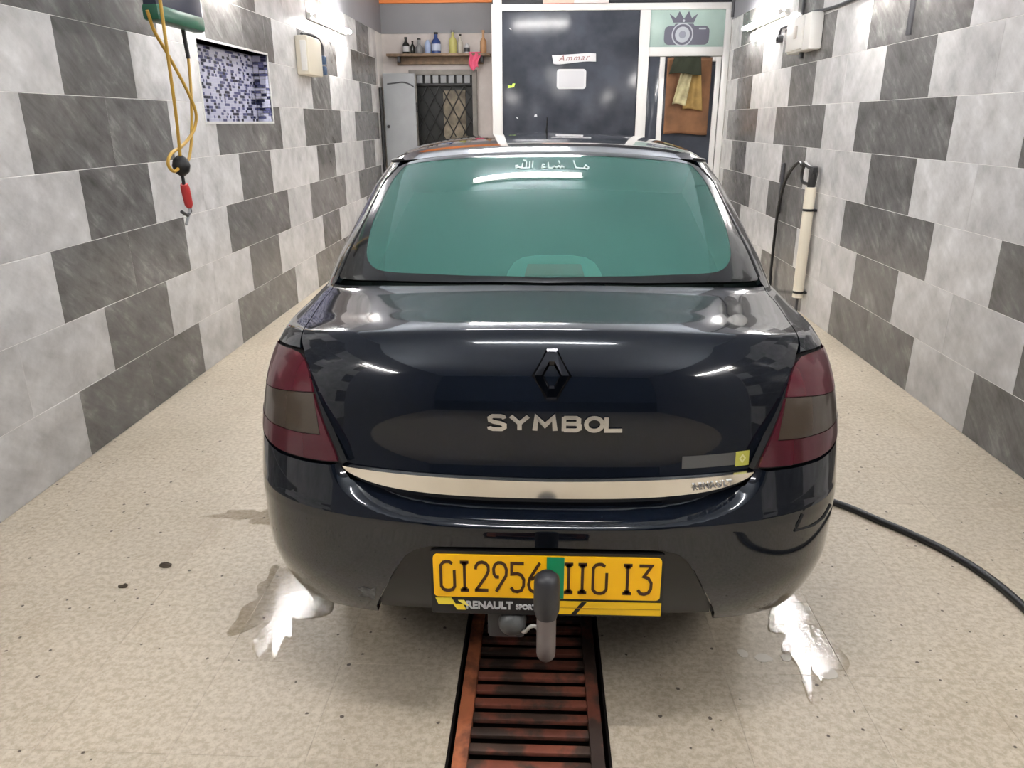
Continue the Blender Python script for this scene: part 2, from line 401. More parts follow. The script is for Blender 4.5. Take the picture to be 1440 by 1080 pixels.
# the slab keeps clear of the channel in front of / beyond it
m = MB(); m.box(DX0, DX1, Y0, DY0-.01, -.12, 0).box(DX0, DX1, 6.01, YB, -.12, 0); m.build('floor_slab', M_TERR, floor)

# ---- mosaic niche
nc = tag(empty('wall_niche', (XL, (NY0+NY1)/2, NZ0)), 'recessed niche lined with blue and white mosaic chips', kind='structure')
def loc(o, e): o.location = -e.location; return o
m = MB(); m.box(XL-ND-.02, XL-ND, NY0-.02, NY1+.02, NZ0-.02, NZ1+.02).box(XL-ND, XL-.004, NY0-.02, NY0, NZ0, NZ1).box(XL-ND, XL-.004, NY1, NY1+.02, NZ0, NZ1).box(XL-ND, XL-.004, NY0-.02, NY1+.02, NZ1, NZ1+.02).box(XL-ND, XL-.004, NY0-.02, NY1+.02, NZ0-.02, NZ0)
loc(m.build('niche_lining', simple('niche_grout', (.62, .62, .70), .7), nc), nc)
chips = {'pale': MB(), 'blue': MB(), 'navy': MB()}
def chip(a, fn):
    r = random.random(); key = 'pale' if r < .52 else ('blue' if r < .80 else 'navy')
    d = .003+random.random()*.0015; vs = [fn(*p, 0) for p in a]+[fn(*p, d) for p in a]
    chips[key].add(vs, [(4, 5, 6, 7)]+[(i, (i+1) % 4, 4+(i+1) % 4, 4+i) for i in range(4)])
cw, ch, g = .042, .0205, .0014
def chipfield(u0, u1, v0, v1, fn):
    r = 0; v = v0
    while v < v1-.004:
        u = u0-(cw/2 if r % 2 else 0); vv = min(v+ch, v1)
        while u < u1-.002:
            w = cw if random.random() < .7 else cw/2
            a0, a1 = max(u, u0), min(u+w, u1)
            if a1-a0 > .004: chip([(a0+g, v+g), (a1-g, v+g), (a1-g, vv-g), (a0+g, vv-g)], fn)
            u += w
        v += ch; r += 1
chipfield(NY0, NY1, NZ0, NZ1, lambda u, v, d: (XL-ND+d, u, v))
chipfield(XL-ND+.006, XL-.004, NZ0, NZ1, lambda u, v, d: (u, NY1-d, v))
chipfield(XL-ND+.006, XL-.004, NZ0, NZ1, lambda u, v, d: (u, NY0+d, v))
for key, c in (('pale', (.60, .60, .74)), ('blue', (.12, .125, .25)), ('navy', (.03, .032, .07))):
    o = loc(chips[key].build('mosaic_chips', simple('mosaic_'+key, c, .12), nc), nc); o['kind'] = 'stuff'
m = MB(); e = .014
m.box(XL-.01, XL+.006, NY0-e, NY1+e, NZ1, NZ1+e).box(XL-.01, XL+.006, NY0-e, NY1+e, NZ0-e, NZ0).box(XL-.01, XL+.006, NY0-e, NY0, NZ0, NZ1).box(XL-.01, XL+.006, NY1, NY1+e, NZ0, NZ1)
loc(m.build('niche_trim', M_WHITE, nc), nc)

# ---- fluorescent tubes
def tube_light(a, b, wall, label, group):
    """a, b = tube ends; wall = direction to the surface it hangs on"""
    a, b, w = Vector(a), Vector(b), Vector(wall); mid = (a+b)/2; t = empty('tube_light', mid)
    tag(t, label, 'light', group); d = (b-a).normalized(); side = d.cross(w)
    MB().tube([a-mid, b-mid], .017, 14).build('tube', M_TUBE, t)
    m = MB(); p = mid+w*.062; h = (b-a).length/2+.02
    vs = []
    for s1 in (-1, 1):
        for s2 in (-1, 1):
            for s3 in (-1, 1): vs.append(w*.055+d*h*s1+side*.024*s2+w*.018*s3)
    m.add(vs, [(0, 1, 3, 2), (4, 6, 7, 5), (0, 4, 5, 1), (2, 3, 7, 6), (0, 2, 6, 4), (1, 5, 7, 3)]); m.build('housing', M_WPLASTIC, t)
    for q, s in ((a, -1), (b, 1)):
        c = q-mid; MB().tube([c+d*s*.001, c+d*s*.022], .021, 12).build('end_cap', M_WPLASTIC, t)
        MB().tube([c+d*s*.012, c+d*s*.012+w*.045], .009, 8).build('bracket', M_WPLASTIC, t)
    return t
for sx, X, nm in ((1, XL, 'left'), (-1, XR, 'right')):
    wl = (-sx, 0, 0)
    tube_light((X+sx*.075, 7.32, 2.375), (X+sx*.075, 8.56, 2.375), wl, 'glowing fluorescent tube high on the %s wall near the partition' % nm, None)
    tube_light((X+sx*.075, 4.38, 2.375), (X+sx*.075, 5.62, 2.375), wl, 'fluorescent tube on the %s wall above the middle of the bay' % nm, None)
    tube_light((X+sx*.075, -.55, 2.375), (X+sx*.075, .69, 2.375), wl, 'fluorescent tube on the %s wall near the bay mouth' % nm, None)
tube_light((-.62, .95, ZC-.075), (.62, .95, ZC-.075), (0, 0, 1), 'fluorescent tube across the ceiling near the bay mouth', None)
tube_light((-.66, 3.88, ZC-.075), (.30, 3.88, ZC-.075), (0, 0, 1), 'fluorescent tube across the ceiling above the car', None)
tube_light((-.95, 7.9, ZC-.075), (.27, 7.9, ZC-.075), (0, 0, 1), 'fluorescent tube across the ceiling before the partition', None)

# ================================================================== BACK OF THE BAY
# ---- aluminium and glass partition
pt = tag(empty('glass_partition', (.75, YP, 0)), 'white framed partition with a large dark pane and camera logo panel', 'partition')
def pbox(name, x0, x1, z0, z1, mat, y0=YP, y1=YP+.06, b=.004):
    o = MB().bbox(x0, x1, y0, y1, z0, z1, b).build(name, mat, pt); o.location = -pt.location; return o
pbox('post', -.612, -.494, 0, 2.74, M_WHITE)
pbox('mullion', 1.075, 1.190, 0, 2.67, M_WHITE)
pbox('jamb', 2.030, XR-.004, 0, 2.67, M_WHITE)
pbox('top_rail', -.494, XR-.004, 2.67, 2.74, M_WHITE)
pbox('transom_bar', 1.190, 2.030, 2.185, 2.283, M_WHITE)
pbox('bottom_rail', -.494, 1.075, 0, .12, M_WHITE)
pbox('dark_pane', -.494, 1.075, .12, 2.67, M_DARKGLASS, y0=YP+.024, y1=YP+.036, b=.001)
lp = pbox('logo_panel', 1.190, 2.030, 2.283, 2.67, M_PALEPANE, y0=YP+.022, y1=YP+.036, b=.001)
# crown over camera, cut shapes stuck on the pale pane
YF = YP+.0215
def flat(name, outl, mat, par, dy=.001):
    o = MB().prism(outl, lambda p: (p[0], YF, p[1]), lambda p: (p[0], YF-dy, p[1])).build(name, mat, par)
    o.location = (0, 0, 0) if par is lp else -pt.location
    return o
def rrect(x0, x1, z0, z1, r, n=5):
    out = []
    for cx, cz, a0 in ((x1-r, z0+r, -90), (x1-r, z1-r, 0), (x0+r, z1-r, 90), (x0+r, z0+r, 180)):
        for k in range(n+1):
            a = math.radians(a0+90*k/n); out.append((cx+r*math.cos(a), cz+r*math.sin(a)))
    return out
def disc(cx, cz, r, n=28): return [(cx+r*math.cos(2*math.pi*k/n), cz+r*math.sin(2*math.pi*k/n)) for k in range(n)]
flat('camera_body', rrect(1.355, 1.862, 2.306, 2.502, .055), M_LOGO, lp)
flat('camera_hump', [(1.455, 2.49), (1.475, 2.526), (1.675, 2.526), (1.70, 2.49)], M_LOGO, lp, .0012)
flat('lens_ring', disc(1.560, 2.413, .122), M_LOGO2, lp, .0018)
flat('lens_body', disc(1.560, 2.413, .108), M_LOGO, lp, .0024)
flat('lens_inner_ring', disc(1.560, 2.413, .083), M_LOGO2, lp, .0030)
flat('lens_centre', disc(1.560, 2.413, .040), simple('logo_mid', (.20, .21, .25), .5), lp, .0036)
flat('flash_mark', rrect(1.742, 1.822, 2.466, 2.482, .006), M_LOGO2, lp, .0018)
flat('crown', [(1.452, 2.536), (1.680, 2.536), (1.722, 2.630), (1.655, 2.582), (1.618, 2.655), (1.567, 2.575), (1.513, 2.655), (1.474, 2.582), (1.402, 2.630)], M_LOGO, lp)
flat('crown_jewel', disc(1.566, 2.556, .014, 12), M_LOGO2, lp, .0018)
# small stickers and marks on the dark pane
YF = YP+.0235
flat('green_sticker', [(-.43, 1.855), (-.36, 1.865), (-.345, 1.905), (-.375, 1.905), (-.385, 1.88), (-.43, 1.885)], simple('lime', (.45, .75, .08), .5), pt)
flat('small_mark', [(-.12, 1.535), (-.085, 1.54), (-.09, 1.565), (-.115, 1.56)], M_PAPER, pt)
flat('small_mark', [(-.335, 1.53), (-.315, 1.513), (-.31, 1.52), (-.33, 1.537)], M_PAPER, pt)
flat('small_mark', [(-.41, 2.50), (-.385, 2.48), (-.392, 2.475), (-.415, 2.492)], M_PAPER, pt)
# paper name strip and white card
sg = tag(empty('name_strip', (.335, YP+.02, 2.17)), 'curled white paper strip with faded red lettering on the dark pane', 'sign')
out = bez([(-.255, .035), (-.15, .038), (0, .046), (.15, .055), (.25, .050)], 4)+bez([(.253, -.035), (.14, -.033), (0, -.045), (-.16, -.062), (-.235, -.058)], 4)
MB().prism(out, lambda p: (p[0], 0.002, p[1]), lambda p: (p[0], -.004-.02*abs(p[0]/.25)**3, p[1])).build('paper', M_PAPER, sg)
vs, fs = text_mesh('Ammar', .085, 0, .35, 1.25)
mb = MB(); mb.add([(x*1.15-.005, -.0065-(.0015 if z > 0 else 0)-.02*abs(x*1.15/.25)**3, y+.004+x*.04) for x, y, z in vs], fs); mb.build('lettering', M_INK, sg)
cardo = MB().prism(rrect(-.170, .170, -.108, .108, .032), lambda p: (p[0], .002, p[1]), lambda p: (p[0], -.004, p[1])).build('card', M_PAPER)
cardo.location = (.310, YP+.021, 1.950); tag(cardo, 'blank white card with cut corners under the name strip', 'card')
MB().prism(rrect(-.145, .145, -.088, .088, .02), lambda p: (p[0], -.004, p[1]), lambda p: (p[0], -.0055, p[1])).build('card_inset', simple('card_grey', (.46, .46, .48), .6), cardo)
# door with dark glass at the right of the partition
dr = tag(empty('door_1', (1.61, YP, 0)), 'white framed dark glass door under the logo panel', kind='structure')
def dbox(name, x0, x1, z0, z1, mat, y0=YP+.012, y1=YP+.05):
    o = MB().bbox(x0, x1, y0, y1, z0, z1, .003).build(name, mat, dr); o.location = -dr.location
dbox('side_light', 1.192, 1.322, 0, 2.183, M_DARKGLASS, YP+.02, YP+.03)
dbox('stile', 1.324, 1.382, 0, 2.18, M_WHITE); dbox('stile', 1.962, 2.022, 0, 2.18, M_WHITE)
dbox('head_rail', 1.382, 1.962, 2.10, 2.18, M_DARKGLASS, YP+.03, YP+.04); dbox('glass', 1.382, 1.962, .2, 2.10, M_DARKGLASS, YP+.03, YP+.04)
dbox('kick_rail', 1.382, 1.962, 0, .2, M_WHITE); dbox('head_trim', 1.90, 1.962, 2.13, 2.18, M_WHITE)
# cloths on the door
def cloth(name, x0, x1, z0, z1, y, mat, label, folds, amp, skew=0., taper=0.):
    nx, nz = 28, 20; vs = []
    for j in range(nz+1):
        for i in range(nx+1):
            u, v = i/nx, j/nz; z = z1+(z0-z1)*v
            w = 1-taper*(1-v); xx = (x0+x1)/2+skew*(1-v)+(u-.5)*(x1-x0)*w
            vs.append((xx, y-.012-amp*(.5+.5*math.sin(u*folds*6.28+1.3*v+v*v))*(.4+.6*(1-v)), z+.012*math.sin(u*5)*v))
    fs = [(j*(nx+1)+i, j*(nx+1)+i+1, (j+1)*(nx+1)+i+1, (j+1)*(nx+1)+i) for j in range(nz) for i in range(nx)]
    mb = MB(); mb.add(vs, fs, True); o = mb.build(name, mat); md = o.modifiers.new('thick', 'SOLIDIFY'); md.thickness = .006
    return tag(o, label, 'towel')
cloth('towel', 1.405, 1.915, 1.338, 2.172, YP+.012, simple('rust_towel', (.155, .072, .032), .9, bump=.4, bscale=250, var=.35, vscale=5), 'large rust brown towel hanging on the glass door', 3, .012)
cloth('towel', 1.605, 1.835, 1.610, 2.16, YP-.018, simple('mustard_cloth', (.26, .165, .05), .9, bump=.3, bscale=250, var=.3, vscale=8), 'mustard yellow cloth over the rust brown towel', 2, .022, -.03, .25)
cloth('towel', 1.475, 1.63, 1.665, 2.15, YP-.050, simple('pale_cloth', (.30, .265, .15), .9, bump=.3, bscale=250, var=.4, vscale=10), 'pale crumpled cloth hanging left of the mustard cloth', 2, .03, .10, .2)
cloth('towel', 1.41, 1.78, 1.99, 2.17, YP-.105, simple('dark_green_cloth', (.014, .018, .008), .9, bump=.3, bscale=250), 'dark green cloth bunched at the top of the rust towel', 2, .02, .02, .2)
# dark board put in for the open, unlit space above the partition
tag(MB().box(-.612, XR, YP+.10, YP+.14, 2.74, ZC).build('void_board_1', simple('unlit_void_dark', (.02, .02, .024), .7)), 'dark board in place of the unlit void above the partition', kind='structure')
bx = tag(empty('storage_box', (.37, YP+.03, 2.74)), 'pink and white flat box lying on top of the partition', 'box')
MB().bbox(-.40, -.05, -.06, .06, 0, .06, .004).build('box_end', simple('pink_card', (.70, .36, .30), .6), bx); MB().bbox(-.05, .34, -.06, .06, 0, .06, .004).build('box_body', simple('pale_card', (.62, .52, .52), .6), bx)
tag(MB().box(-.60, -.50, YP+.06, YB, 0, ZC).build('wall_return', M_PLASTER), 'short return wall behind the partition post', kind='structure')

# ---- alcove: shelf, bottles, hatch, metal door
sh = tag(empty('wall_shelf', (-1.36, YB, 2.28)), 'narrow brown wooden shelf holding bottles in the alcove', 'shelf')
MB().bbox(-.67, .66, -.20, 0, -.001, .030, .003).build('board', M_WOOD, sh); MB().bbox(-.56, .56, -.05, 0, -.09, -.001, .003).build('batten', M_WOOD, sh)
for q in (-.52, .55): MB().bbox(q-.015, q+.015, -.17, 0, -.07, 0, .002).build('bracket', M_DGREY, sh)
ZS = 2.31
def bottle(x, h, r, body, cap, label, neck=.35, lab=None, y=YB-.10, sq=False):
    e = tag(empty('bottle', (x, y, ZS)), label, 'bottle', None); hb = h*(1-neck)
    MB().lathe([(r*.9, 0), (r, .006), (r, hb*.85), (r*.8, hb*.97), (r*.38, hb+.02), (r*.34, h*.90)], n=4 if sq else 14).build('glass_body', body, e)
    MB().lathe([(r*.45, h*.90), (r*.45, h*.99), (r*.36, h)], n=10).build('cap', cap, e)
    if lab: MB().lathe([(r*1.02, hb*.2), (r*1.03, hb*.22), (r*1.03, hb*.68), (r*1.02, hb*.7)], n=14).build('paper_label', lab, e)
BKB = simple('black_bottle', (.02, .02, .018), .15); BLU = simple('blue_bottle', (.03, .06, .20), .2); LBL = simple('light_blue_bottle', (.34, .42, .60), .3)
CLR = simple('cloudy_bottle', (.50, .47, .40), .2); YEL = simple('yellowish_bottle', (.50, .47, .16), .2); TAN = simple('tan_bottle', (.48, .27, .13), .3); GRY = simple('grey_bottle', (.20, .20, .20), .3)
bottle(-1.785, .20, .045, BKB, BKB, 'black bottle with white label at the left end of the shelf', lab=M_PAPER)
bottle(-1.700, .155, .030, BKB, BKB, 'small black bottle second from the left on the shelf')
bottle(-1.615, .185, .050, GRY, BKB, 'squat grey bottle with black spray head', neck=.5)
bottle(-1.505, .165, .040, LBL, LBL, 'light blue bottle left of the dark blue bottle', neck=.15)
bottle(-1.395, .255, .060, BLU, BKB, 'dark blue bottle with white label and black cap', lab=simple('blue_white_label', (.45, .50, .62), .5))
bottle(-1.180, .28, .050, YEL, GRY, 'tall clear bottle with yellow liquid, tallest on the shelf')
bottle(-1.085, .23, .036, CLR, BKB, 'slim clear bottle right of the yellow liquid bottle')
bottle(-1.000, .115, .036, M_PAPER, M_PAPER, 'small white jar with dark label on the shelf', neck=.12, lab=M_DGREY)
bottle(-.790, .275, .042, TAN, TAN, 'tan bottle at the right end of the shelf', neck=.4)
pk = []
for j in range(15):
    for i in range(13):
        u, v = i/12, j/14
        pk.append((-.90+(u-.5)*(.15-.05*v)+.012*math.sin(7*v), YB-.205-.012*math.sin(u*12+3*v)-(.0 if v > .15 else -.06*(1-v/.15)), 2.325-.20*v*(1+.12*math.sin(u*6)) if v > .08 else 2.325))
mb = MB(); mb.add(pk, [(j*13+i, j*13+i+1, (j+1)*13+i+1, (j+1)*13+i) for j in range(14) for i in range(12)], True); o = mb.build('cloth', simple('pink_cloth', (.75, .12, .22), .8)); o.modifiers.new('t', 'SOLIDIFY').thickness = .004
tag(o, 'bright pink rag draped over the front of the shelf', 'rag')
# hatch window
wn = tag(empty('window_1', (-1.31, YB, 1.2)), 'barred hatch window with concrete surround below the shelf', kind='structure')
CONC = simple('raw_concrete', (.25, .235, .215), .85, var=.25, vscale=6, bump=.3)
def wbox(name, x0, x1, y0, y1, z0, z1, mat): o = MB().bbox(x0, x1, YB+y0, YB+y1, z0, z1, .003).build(name, mat, wn); o.location = -wn.location; return o
wbox('surround', -1.775, -1.68, -.06, 0, .9, 2.125, CONC); wbox('surround', -.945, -.885, -.06, 0, .9, 2.125, CONC); wbox('lintel', -1.68, -.945, -.06, 0, 2.062, 2.125, CONC)
wbox('hatch_shade_sheet', -1.68, -.945, -.012, -.002, .9, 2.062, simple('hatch_shade_black', (.012, .013, .012), .6))  # flat black sheet stands in for the unlit depth of the hatch
for q in range(7): wbox('slat', -1.672+q*.104, -1.672+q*.104+(.074), -.045, -.03, 1.962, 2.058, M_MGREY)
wbox('crossbar', -1.68, -.945, -.05, -.02, 1.93, 1.958, M_BLACK)
wbox('pale_screen', -1.335, -1.04, -.028, -.014, .9, 1.875, simple('screen_cloth', (.20, .17, .125), .8, var=.5, vscale=9))
def bar2(p, q, r=.007):
    o = MB().tube([p, q], r, 6).build('lattice_bar', M_BLACK, wn); o.location = -wn.location
for q in range(9):
    x0 = -1.68+q*.16-.5
    for s in (1, -1):
        pts = []
        for z in (1.05, 1.93):
            pts.append((x0+(z-1.05)*.55 if s > 0 else x0+.5-(z-1.05)*.55, z))
        (xa, za), (xb_, zb_) = pts
        t0, t1 = 0., 1.
        for lim, sg2 in ((-1.675, 1), (-.95, -1)):
            fa, fb = (xa-lim)*sg2, (xb_-lim)*sg2
            if fa < 0 and fb < 0: t1 = -1
            elif fa < 0: t0 = max(t0, -fa/(fb-fa))
            elif fb < 0: t1 = min(t1, fa/(fa-fb))
        if t1-t0 > .05: bar2((xa+(xb_-xa)*t0, YB-.04, za+(zb_-za)*t0), (xa+(xb_-xa)*t1, YB-.04, za+(zb_-za)*t1))
# grey metal door leaf, open against the corner
md_ = tag(empty('metal_door', (-1.855, 10.32, 0)), 'plain grey sheet metal door leaf open in the alcove corner', 'door')
MB().bbox(-.215, .195, -.02, .02, .01, 2.07, .006).build('leaf', M_MGREY, md_)
MB().tube(bez([(-.16, -.022, 1.945), (-.06, -.024, 1.955), (.04, -.024, 1.965), (.12, -.024, 1.945), (.18, -.022, 1.91)], 5), .008, 6).build('cable_on_door', M_DGREY, md_)
MB().lathe([(.014, -.02), (.014, -.045), (.02, -.05), (.012, -.06)], (-.165, 0, 1.43), 10, 'y').build('knob', M_DGREY, md_)
for z in (.4, 1.6): MB().tube([(.2, 0, z), (.2, 0, z+.12)], .014, 8).build('hinge', M_DGREY, md_)
pv = tag(MB().tube([(XL+.022, 10.24, 0), (XL+.022, 10.24, 1.90)], .022, 10).build('dark_gap_tube', M_BLACK), 'black upright tube in place of the shaded gap in the left corner beside the metal door', 'pipe')  # black tube stands in for the shaded gap at the door edge

# ================================================================== THINGS ON THE LEFT WALL
cb = tag(empty('control_box', (XL, 7.10, 1.87)), 'cream control box with blue switches on the left wall', 'box')
MB().bbox(0, .11, -.22, .20, 0, .31, .012).build('housing', M_CREAM, cb)
MB().bbox(.045, .095, -.232, -.20, .03, .27, .006).build('grooved_lid', M_WPLASTIC, cb)
for z in (.02, .105): MB().bbox(.03, .135, .195, .25, z, z+.072, .006).build('switch', simple('blue_switch', (.05, .09, .17), .4), cb)
MB().tube(bez([(.06, -.2, .318), (.08, .0, .33), (.10, .16, .31), (.11, .235, .25), (.11, .235, .18)], 6), .013, 8).build('cable_loop', M_DGREY, cb)
# reel with hanging yellow cord and red clip
rl = tag(empty('cord_reel', (-1.75, 3.85, 1.93)), 'dark reel with green base and yellow cord hanging by the left wall', 'reel')
MB().bbox(-.035, .035, -.225, .265, .012, .33, .02).build('reel_case', M_NAVY, rl); MB().bbox(-.04, .04, -.23, .27, -.02, .055, .02).build('green_base', M_GREEN, rl)
MB().bbox(-.358, -.03, -.04, .04, .18, .24, .006).build('wall_bracket', M_DGREY, rl)
c0 = (-1.75, 3.85, 1.93)
def rel(p): return (p[0]-c0[0], p[1]-c0[1], p[2]-c0[2])
XC = -1.75
MB().tube([rel(p) for p in bez([(XC+.055, 3.61, 2.20), (XC+.055, 3.62, 2.0), (XC+.05, 3.63, 1.78), (XC+.03, 3.67, 1.5), (XC, 3.714, 1.30)], 8)], .0078, 8).build('cord', M_YELLOW, rl)
MB().tube([rel(p) for p in bez([(XC, 3.60, 1.95), (XC, 3.64, 1.87), (XC, 3.735, 1.785), (XC+.01, 3.85, 1.65), (XC+.01, 3.93, 1.54), (XC, 3.93, 1.47), (XC, 3.86, 1.42), (XC, 3.75, 1.375), (XC, 3.63, 1.345), (XC, 3.585, 1.30), (XC, 3.63, 1.265), (XC, 3.70, 1.28)], 7)], .0078, 8).build('cord', M_YELLOW, rl)
MB().tube([rel(p) for p in bez([(XC-.03, 4.02, 1.79), (XC-.03, 4.005, 1.66), (XC-.02, 3.95, 1.52), (XC-.01, 3.90, 1.44), (XC-.01, 3.87, 1.37), (XC, 3.80, 1.31), (XC, 3.73, 1.29)], 6)], .0074, 8).build('cord', M_YELLOW, rl)
MB().tube([rel(p) for p in bez([(XC-.03, 4.00, 1.94), (XC-.03, 4.01, 1.86), (XC-.03, 4.02, 1.785)], 4)], .0105, 8).build('black_sleeve', M_BLACK, rl)
MB().lathe([(.012, -.048), (.034, -.03), (.042, 0), (.034, .03), (.012, .048)], rel((XC, 3.715, 1.286)), 14).build('black_ball', M_BLACK, rl)
MB().tube([rel((XC, 3.713, 1.245)), rel((XC, 3.715, 1.19))], .008, 8).build('stem', M_BLACK, rl)
MB().tube([rel((XC, 3.715, 1.20)), rel((XC, 3.722, 1.18)), rel((XC, 3.738, 1.10)), rel((XC, 3.742, 1.085))], [.018, .022, .020, .012], 10).build('red_grip', M_RED, rl)
MB().tube([rel(p) for p in ((XC, 3.742, 1.10), (XC, 3.745, 1.065), (XC, 3.71, 1.05), (XC, 3.65, 1.075))], .008, 6).build('clip_jaw', M_DGREY, rl)
MB().tube([rel(p) for p in ((XC, 3.742, 1.085), (XC, 3.72, 1.05), (XC, 3.68, 1.01))], .007, 6).build('clip_jaw', M_MGREY, rl)

# ================================================================== THINGS ON THE RIGHT WALL
jb = tag(empty('junction_box', (XR, 6.64, 2.0)), 'white junction box with lid on the right wall', 'box')
MB().bbox(-.10, 0, -.27, .27, 0, .265, .012).build('housing', M_WPLASTIC, jb); MB().bbox(-.118, -.098, -.13, .255, .015, .25, .006).build('lid', M_WPLASTIC, jb)
MB().bbox(-.13, -.116, -.02, .04, .10, .19, .004).build('hinged_flap', simple('flap', (.66, .60, .54), .4), jb); MB().lathe([(.018, -.045), (.018, 0)], (-.05, .03, 0), 10).build('cable_gland', M_DGREY, jb)
def cable(name, pts, r, label, mat=M_DGREY): return tag(MB().tube(bez(pts, 5), r, 8).build(name, mat), label, 'cable')
xc = XR-.013
cable('wall_cable', [(xc, 7.50, 2.19), (xc, 7.44, 2.26), (xc, 7.25, 2.262), (xc, 6.95, 2.285), (xc, 6.6, 2.285), (xc, 6.2, 2.262), (xc, 5.6, 2.262), (xc, 4.9, 2.262)], .012, 'dark cable running along the right wall over the junction box')
cable('wall_cable', [(xc, 6.88, 2.30), (xc, 6.88, 2.6), (xc, 6.88, ZC-.01)], .012, 'grey cable rising up the right wall behind the junction box')
cable('wall_cable', [(xc-.012, 4.83, 1.945), (xc-.012, 4.83, 2.25), (xc-.012, 4.83, ZC-.01)], .017, 'thick black cable end hanging near the top of the right wall')
cable('wall_cable', [(xc, 9.40, 2.58), (xc, 9.40, 2.9), (xc, 9.40, ZC-.01)], .018, 'dark pipe beside the logo panel high on the right wall')
sw = tag(empty('wall_socket', (XR, 7.44, 2.2)), 'small black socket under the right wall tube', 'socket')
MB().bbox(-.04, 0, -.05, .05, -.06, .0, .006).build('body', M_DGREY, sw); MB().bbox(-.05, -.04, -.03, .03, -.045, -.015, .004).build('plug', M_BLACK, sw)
# spray lance in its pipe holder
X = XR-.055
ph = tag(empty('lance_holder', (X, 6.05, .12)), 'cream plastic pipe strapped upright to the right wall', 'pipe')
MB().lathe([(.041, .88), (.041, .02), (.033, .02), (.033, .878)], n=18).build('pipe', M_CREAM, ph)
MB().lathe([(.028, .47), (.028, 0)], (.018, .09, .13), 14).build('rear_pipe', M_CREAM, ph)
for z in (.70, .055): MB().lathe([(.044, z), (.044, z+.018)], n=18).build('strap', M_BLACK, ph); MB().bbox(.03, .054, -.05, .05, z, z+.018, .002).build('strap_ear', M_BLACK, ph)
MB().tube([(0, 0, -.12), (0, 0, .03)], .012, 8).build('drip_stub', M_DGREY, ph)
gn = tag(empty('spray_gun', (X, 6.05, 1.0)), 'black pressure spray gun resting in the cream wall pipe', 'spray gun')
MB().tube([(0, 0, .001), (0, -.01, .05), (0, -.015, .12), (0, -.02, .155)], [.030, .033, .035, .026], 10).build('gun_body', M_BLACK, gn)
MB().tube(bez([(0, -.02, .14), (0, .09, .145), (0, .20, .165), (0, .24, .15)], 4), .017, 8).build('hose_inlet', M_BLACK, gn)
MB().tube(bez([(0, .21, .155), (0, .245, .10), (0, .23, .03), (0, .12, .018), (0, .02, .020)], 5), .013, 8).build('trigger_guard', M_BLACK, gn)
MB().bbox(-.018, .018, -.055, -.01, .10, .15, .006).build('rear_grip', M_BLACK, gn)
hz = tag(MB().tube(bez([(X, 6.325, 1.15), (X, 6.42, 1.165), (X+.01, 6.62, 1.09), (X+.02, 6.80, .95), (X+.025, 6.90, .72), (X+.03, 6.93, .45), (X+.03, 6.93, .2), (X+.02, 6.90, .03), (X-.1, 6.8, .015)], 7), .013, 8).build('pressure_hose', M_BLACK), 'thin black hose looping from the spray gun down the right wall', 'hose')
tag(MB().bbox(XR-.022, XR-.002, 6.92, 6.955, .70, 1.135, .003).build('cable_duct', M_DGREY), 'short dark upright strip on the right wall by the hose', 'strip')

# ================================================================== ON THE FLOOR
fh = tag(MB().tube(bez([(.55, 3.4, .014), (.95, 2.98, .014), (1.202, 2.783, .014), (1.305, 2.659, .014), (1.40, 2.535, .014), (1.475, 2.41, .014), (1.528, 2.25, .014), (1.545, 2.06, .014), (1.52, 1.85, .014), (1.44, 1.6, .014), (1.3, 1.3, .014), (1.1, .9, .014)], 8), .0135, 10).build('floor_hose', M_BLACK), 'black hose curving across the floor right of the car', 'hose')
def blob(name, cx, cy, rx, ry, ang, z, mat, label, cat, seed, wob=.25, n=40, h=.0012, group=None):
    rnd = random.Random(seed); ph_ = [rnd.random()*6.28 for _ in range(6)]; out = []
    for k in range(n):
        th = 2*math.pi*k/n; w = 1+wob*sum(math.sin((q+2)*th+ph_[q % 6]*(1+q))/(q+2)**.8 for q in range(16 if wob > .3 else 5))
        x_, y_ = rx*w*math.cos(th), ry*w*math.sin(th); c, s = math.cos(ang), math.sin(ang); out.append((x_*c-y_*s, x_*s+y_*c))
    n = len(out); vs = [(p[0], p[1], 0) for p in out]+[(p[0]*.97, p[1]*.97, h) for p in out]
    mb = MB(); mb.add(vs, [tuple(range(n, 2*n))]+[(k, (k+1) % n, n+(k+1) % n, n+k) for k in range(n)]); o = mb.build(name, mat); o.location = (cx, cy, z); return tag(o, label, cat, group)
M_WATER = film('water_film', 1.40, (.90, .88, .84), .012, .16, 60)
M_FOAM = simple('soap_foam', (.66, .61, .53), .6)
blob('puddle', -.83, 2.05, .105, .25, .10, .0006, M_WATER, 'wet shiny puddle beside the left rear corner of the car', 'puddle', 3, .42, 120)
blob('puddle', .80, 1.99, .085, .23, -.12, .0006, M_WATER, 'wet shiny puddle beside the right rear corner of the car', 'puddle', 5, .42, 120)
blob('puddle', -1.10, 2.62, .16, .06, .05, .0006, M_WATER, 'small shallow puddle left of the car bumper', 'puddle', 9, .42, 100)
for cx, cy, rx, ry, lb in ((.814, 1.789, .034, .030, 'largest pale foam spot on the floor near the right puddle'), (.655, 1.842, .024, .020, 'pale foam spot left of the largest one by the right puddle'), (.722, 1.845, .016, .016, 'smallest round foam spot between its two neighbours'), (.60, 1.86, .014, .02, 'faint pale foam spot, leftmost by the right puddle')):
    blob('foam_spot', cx, cy, rx, ry, .2, .0005, M_FOAM, lb, 'foam', int(cx*100), .12, 24)
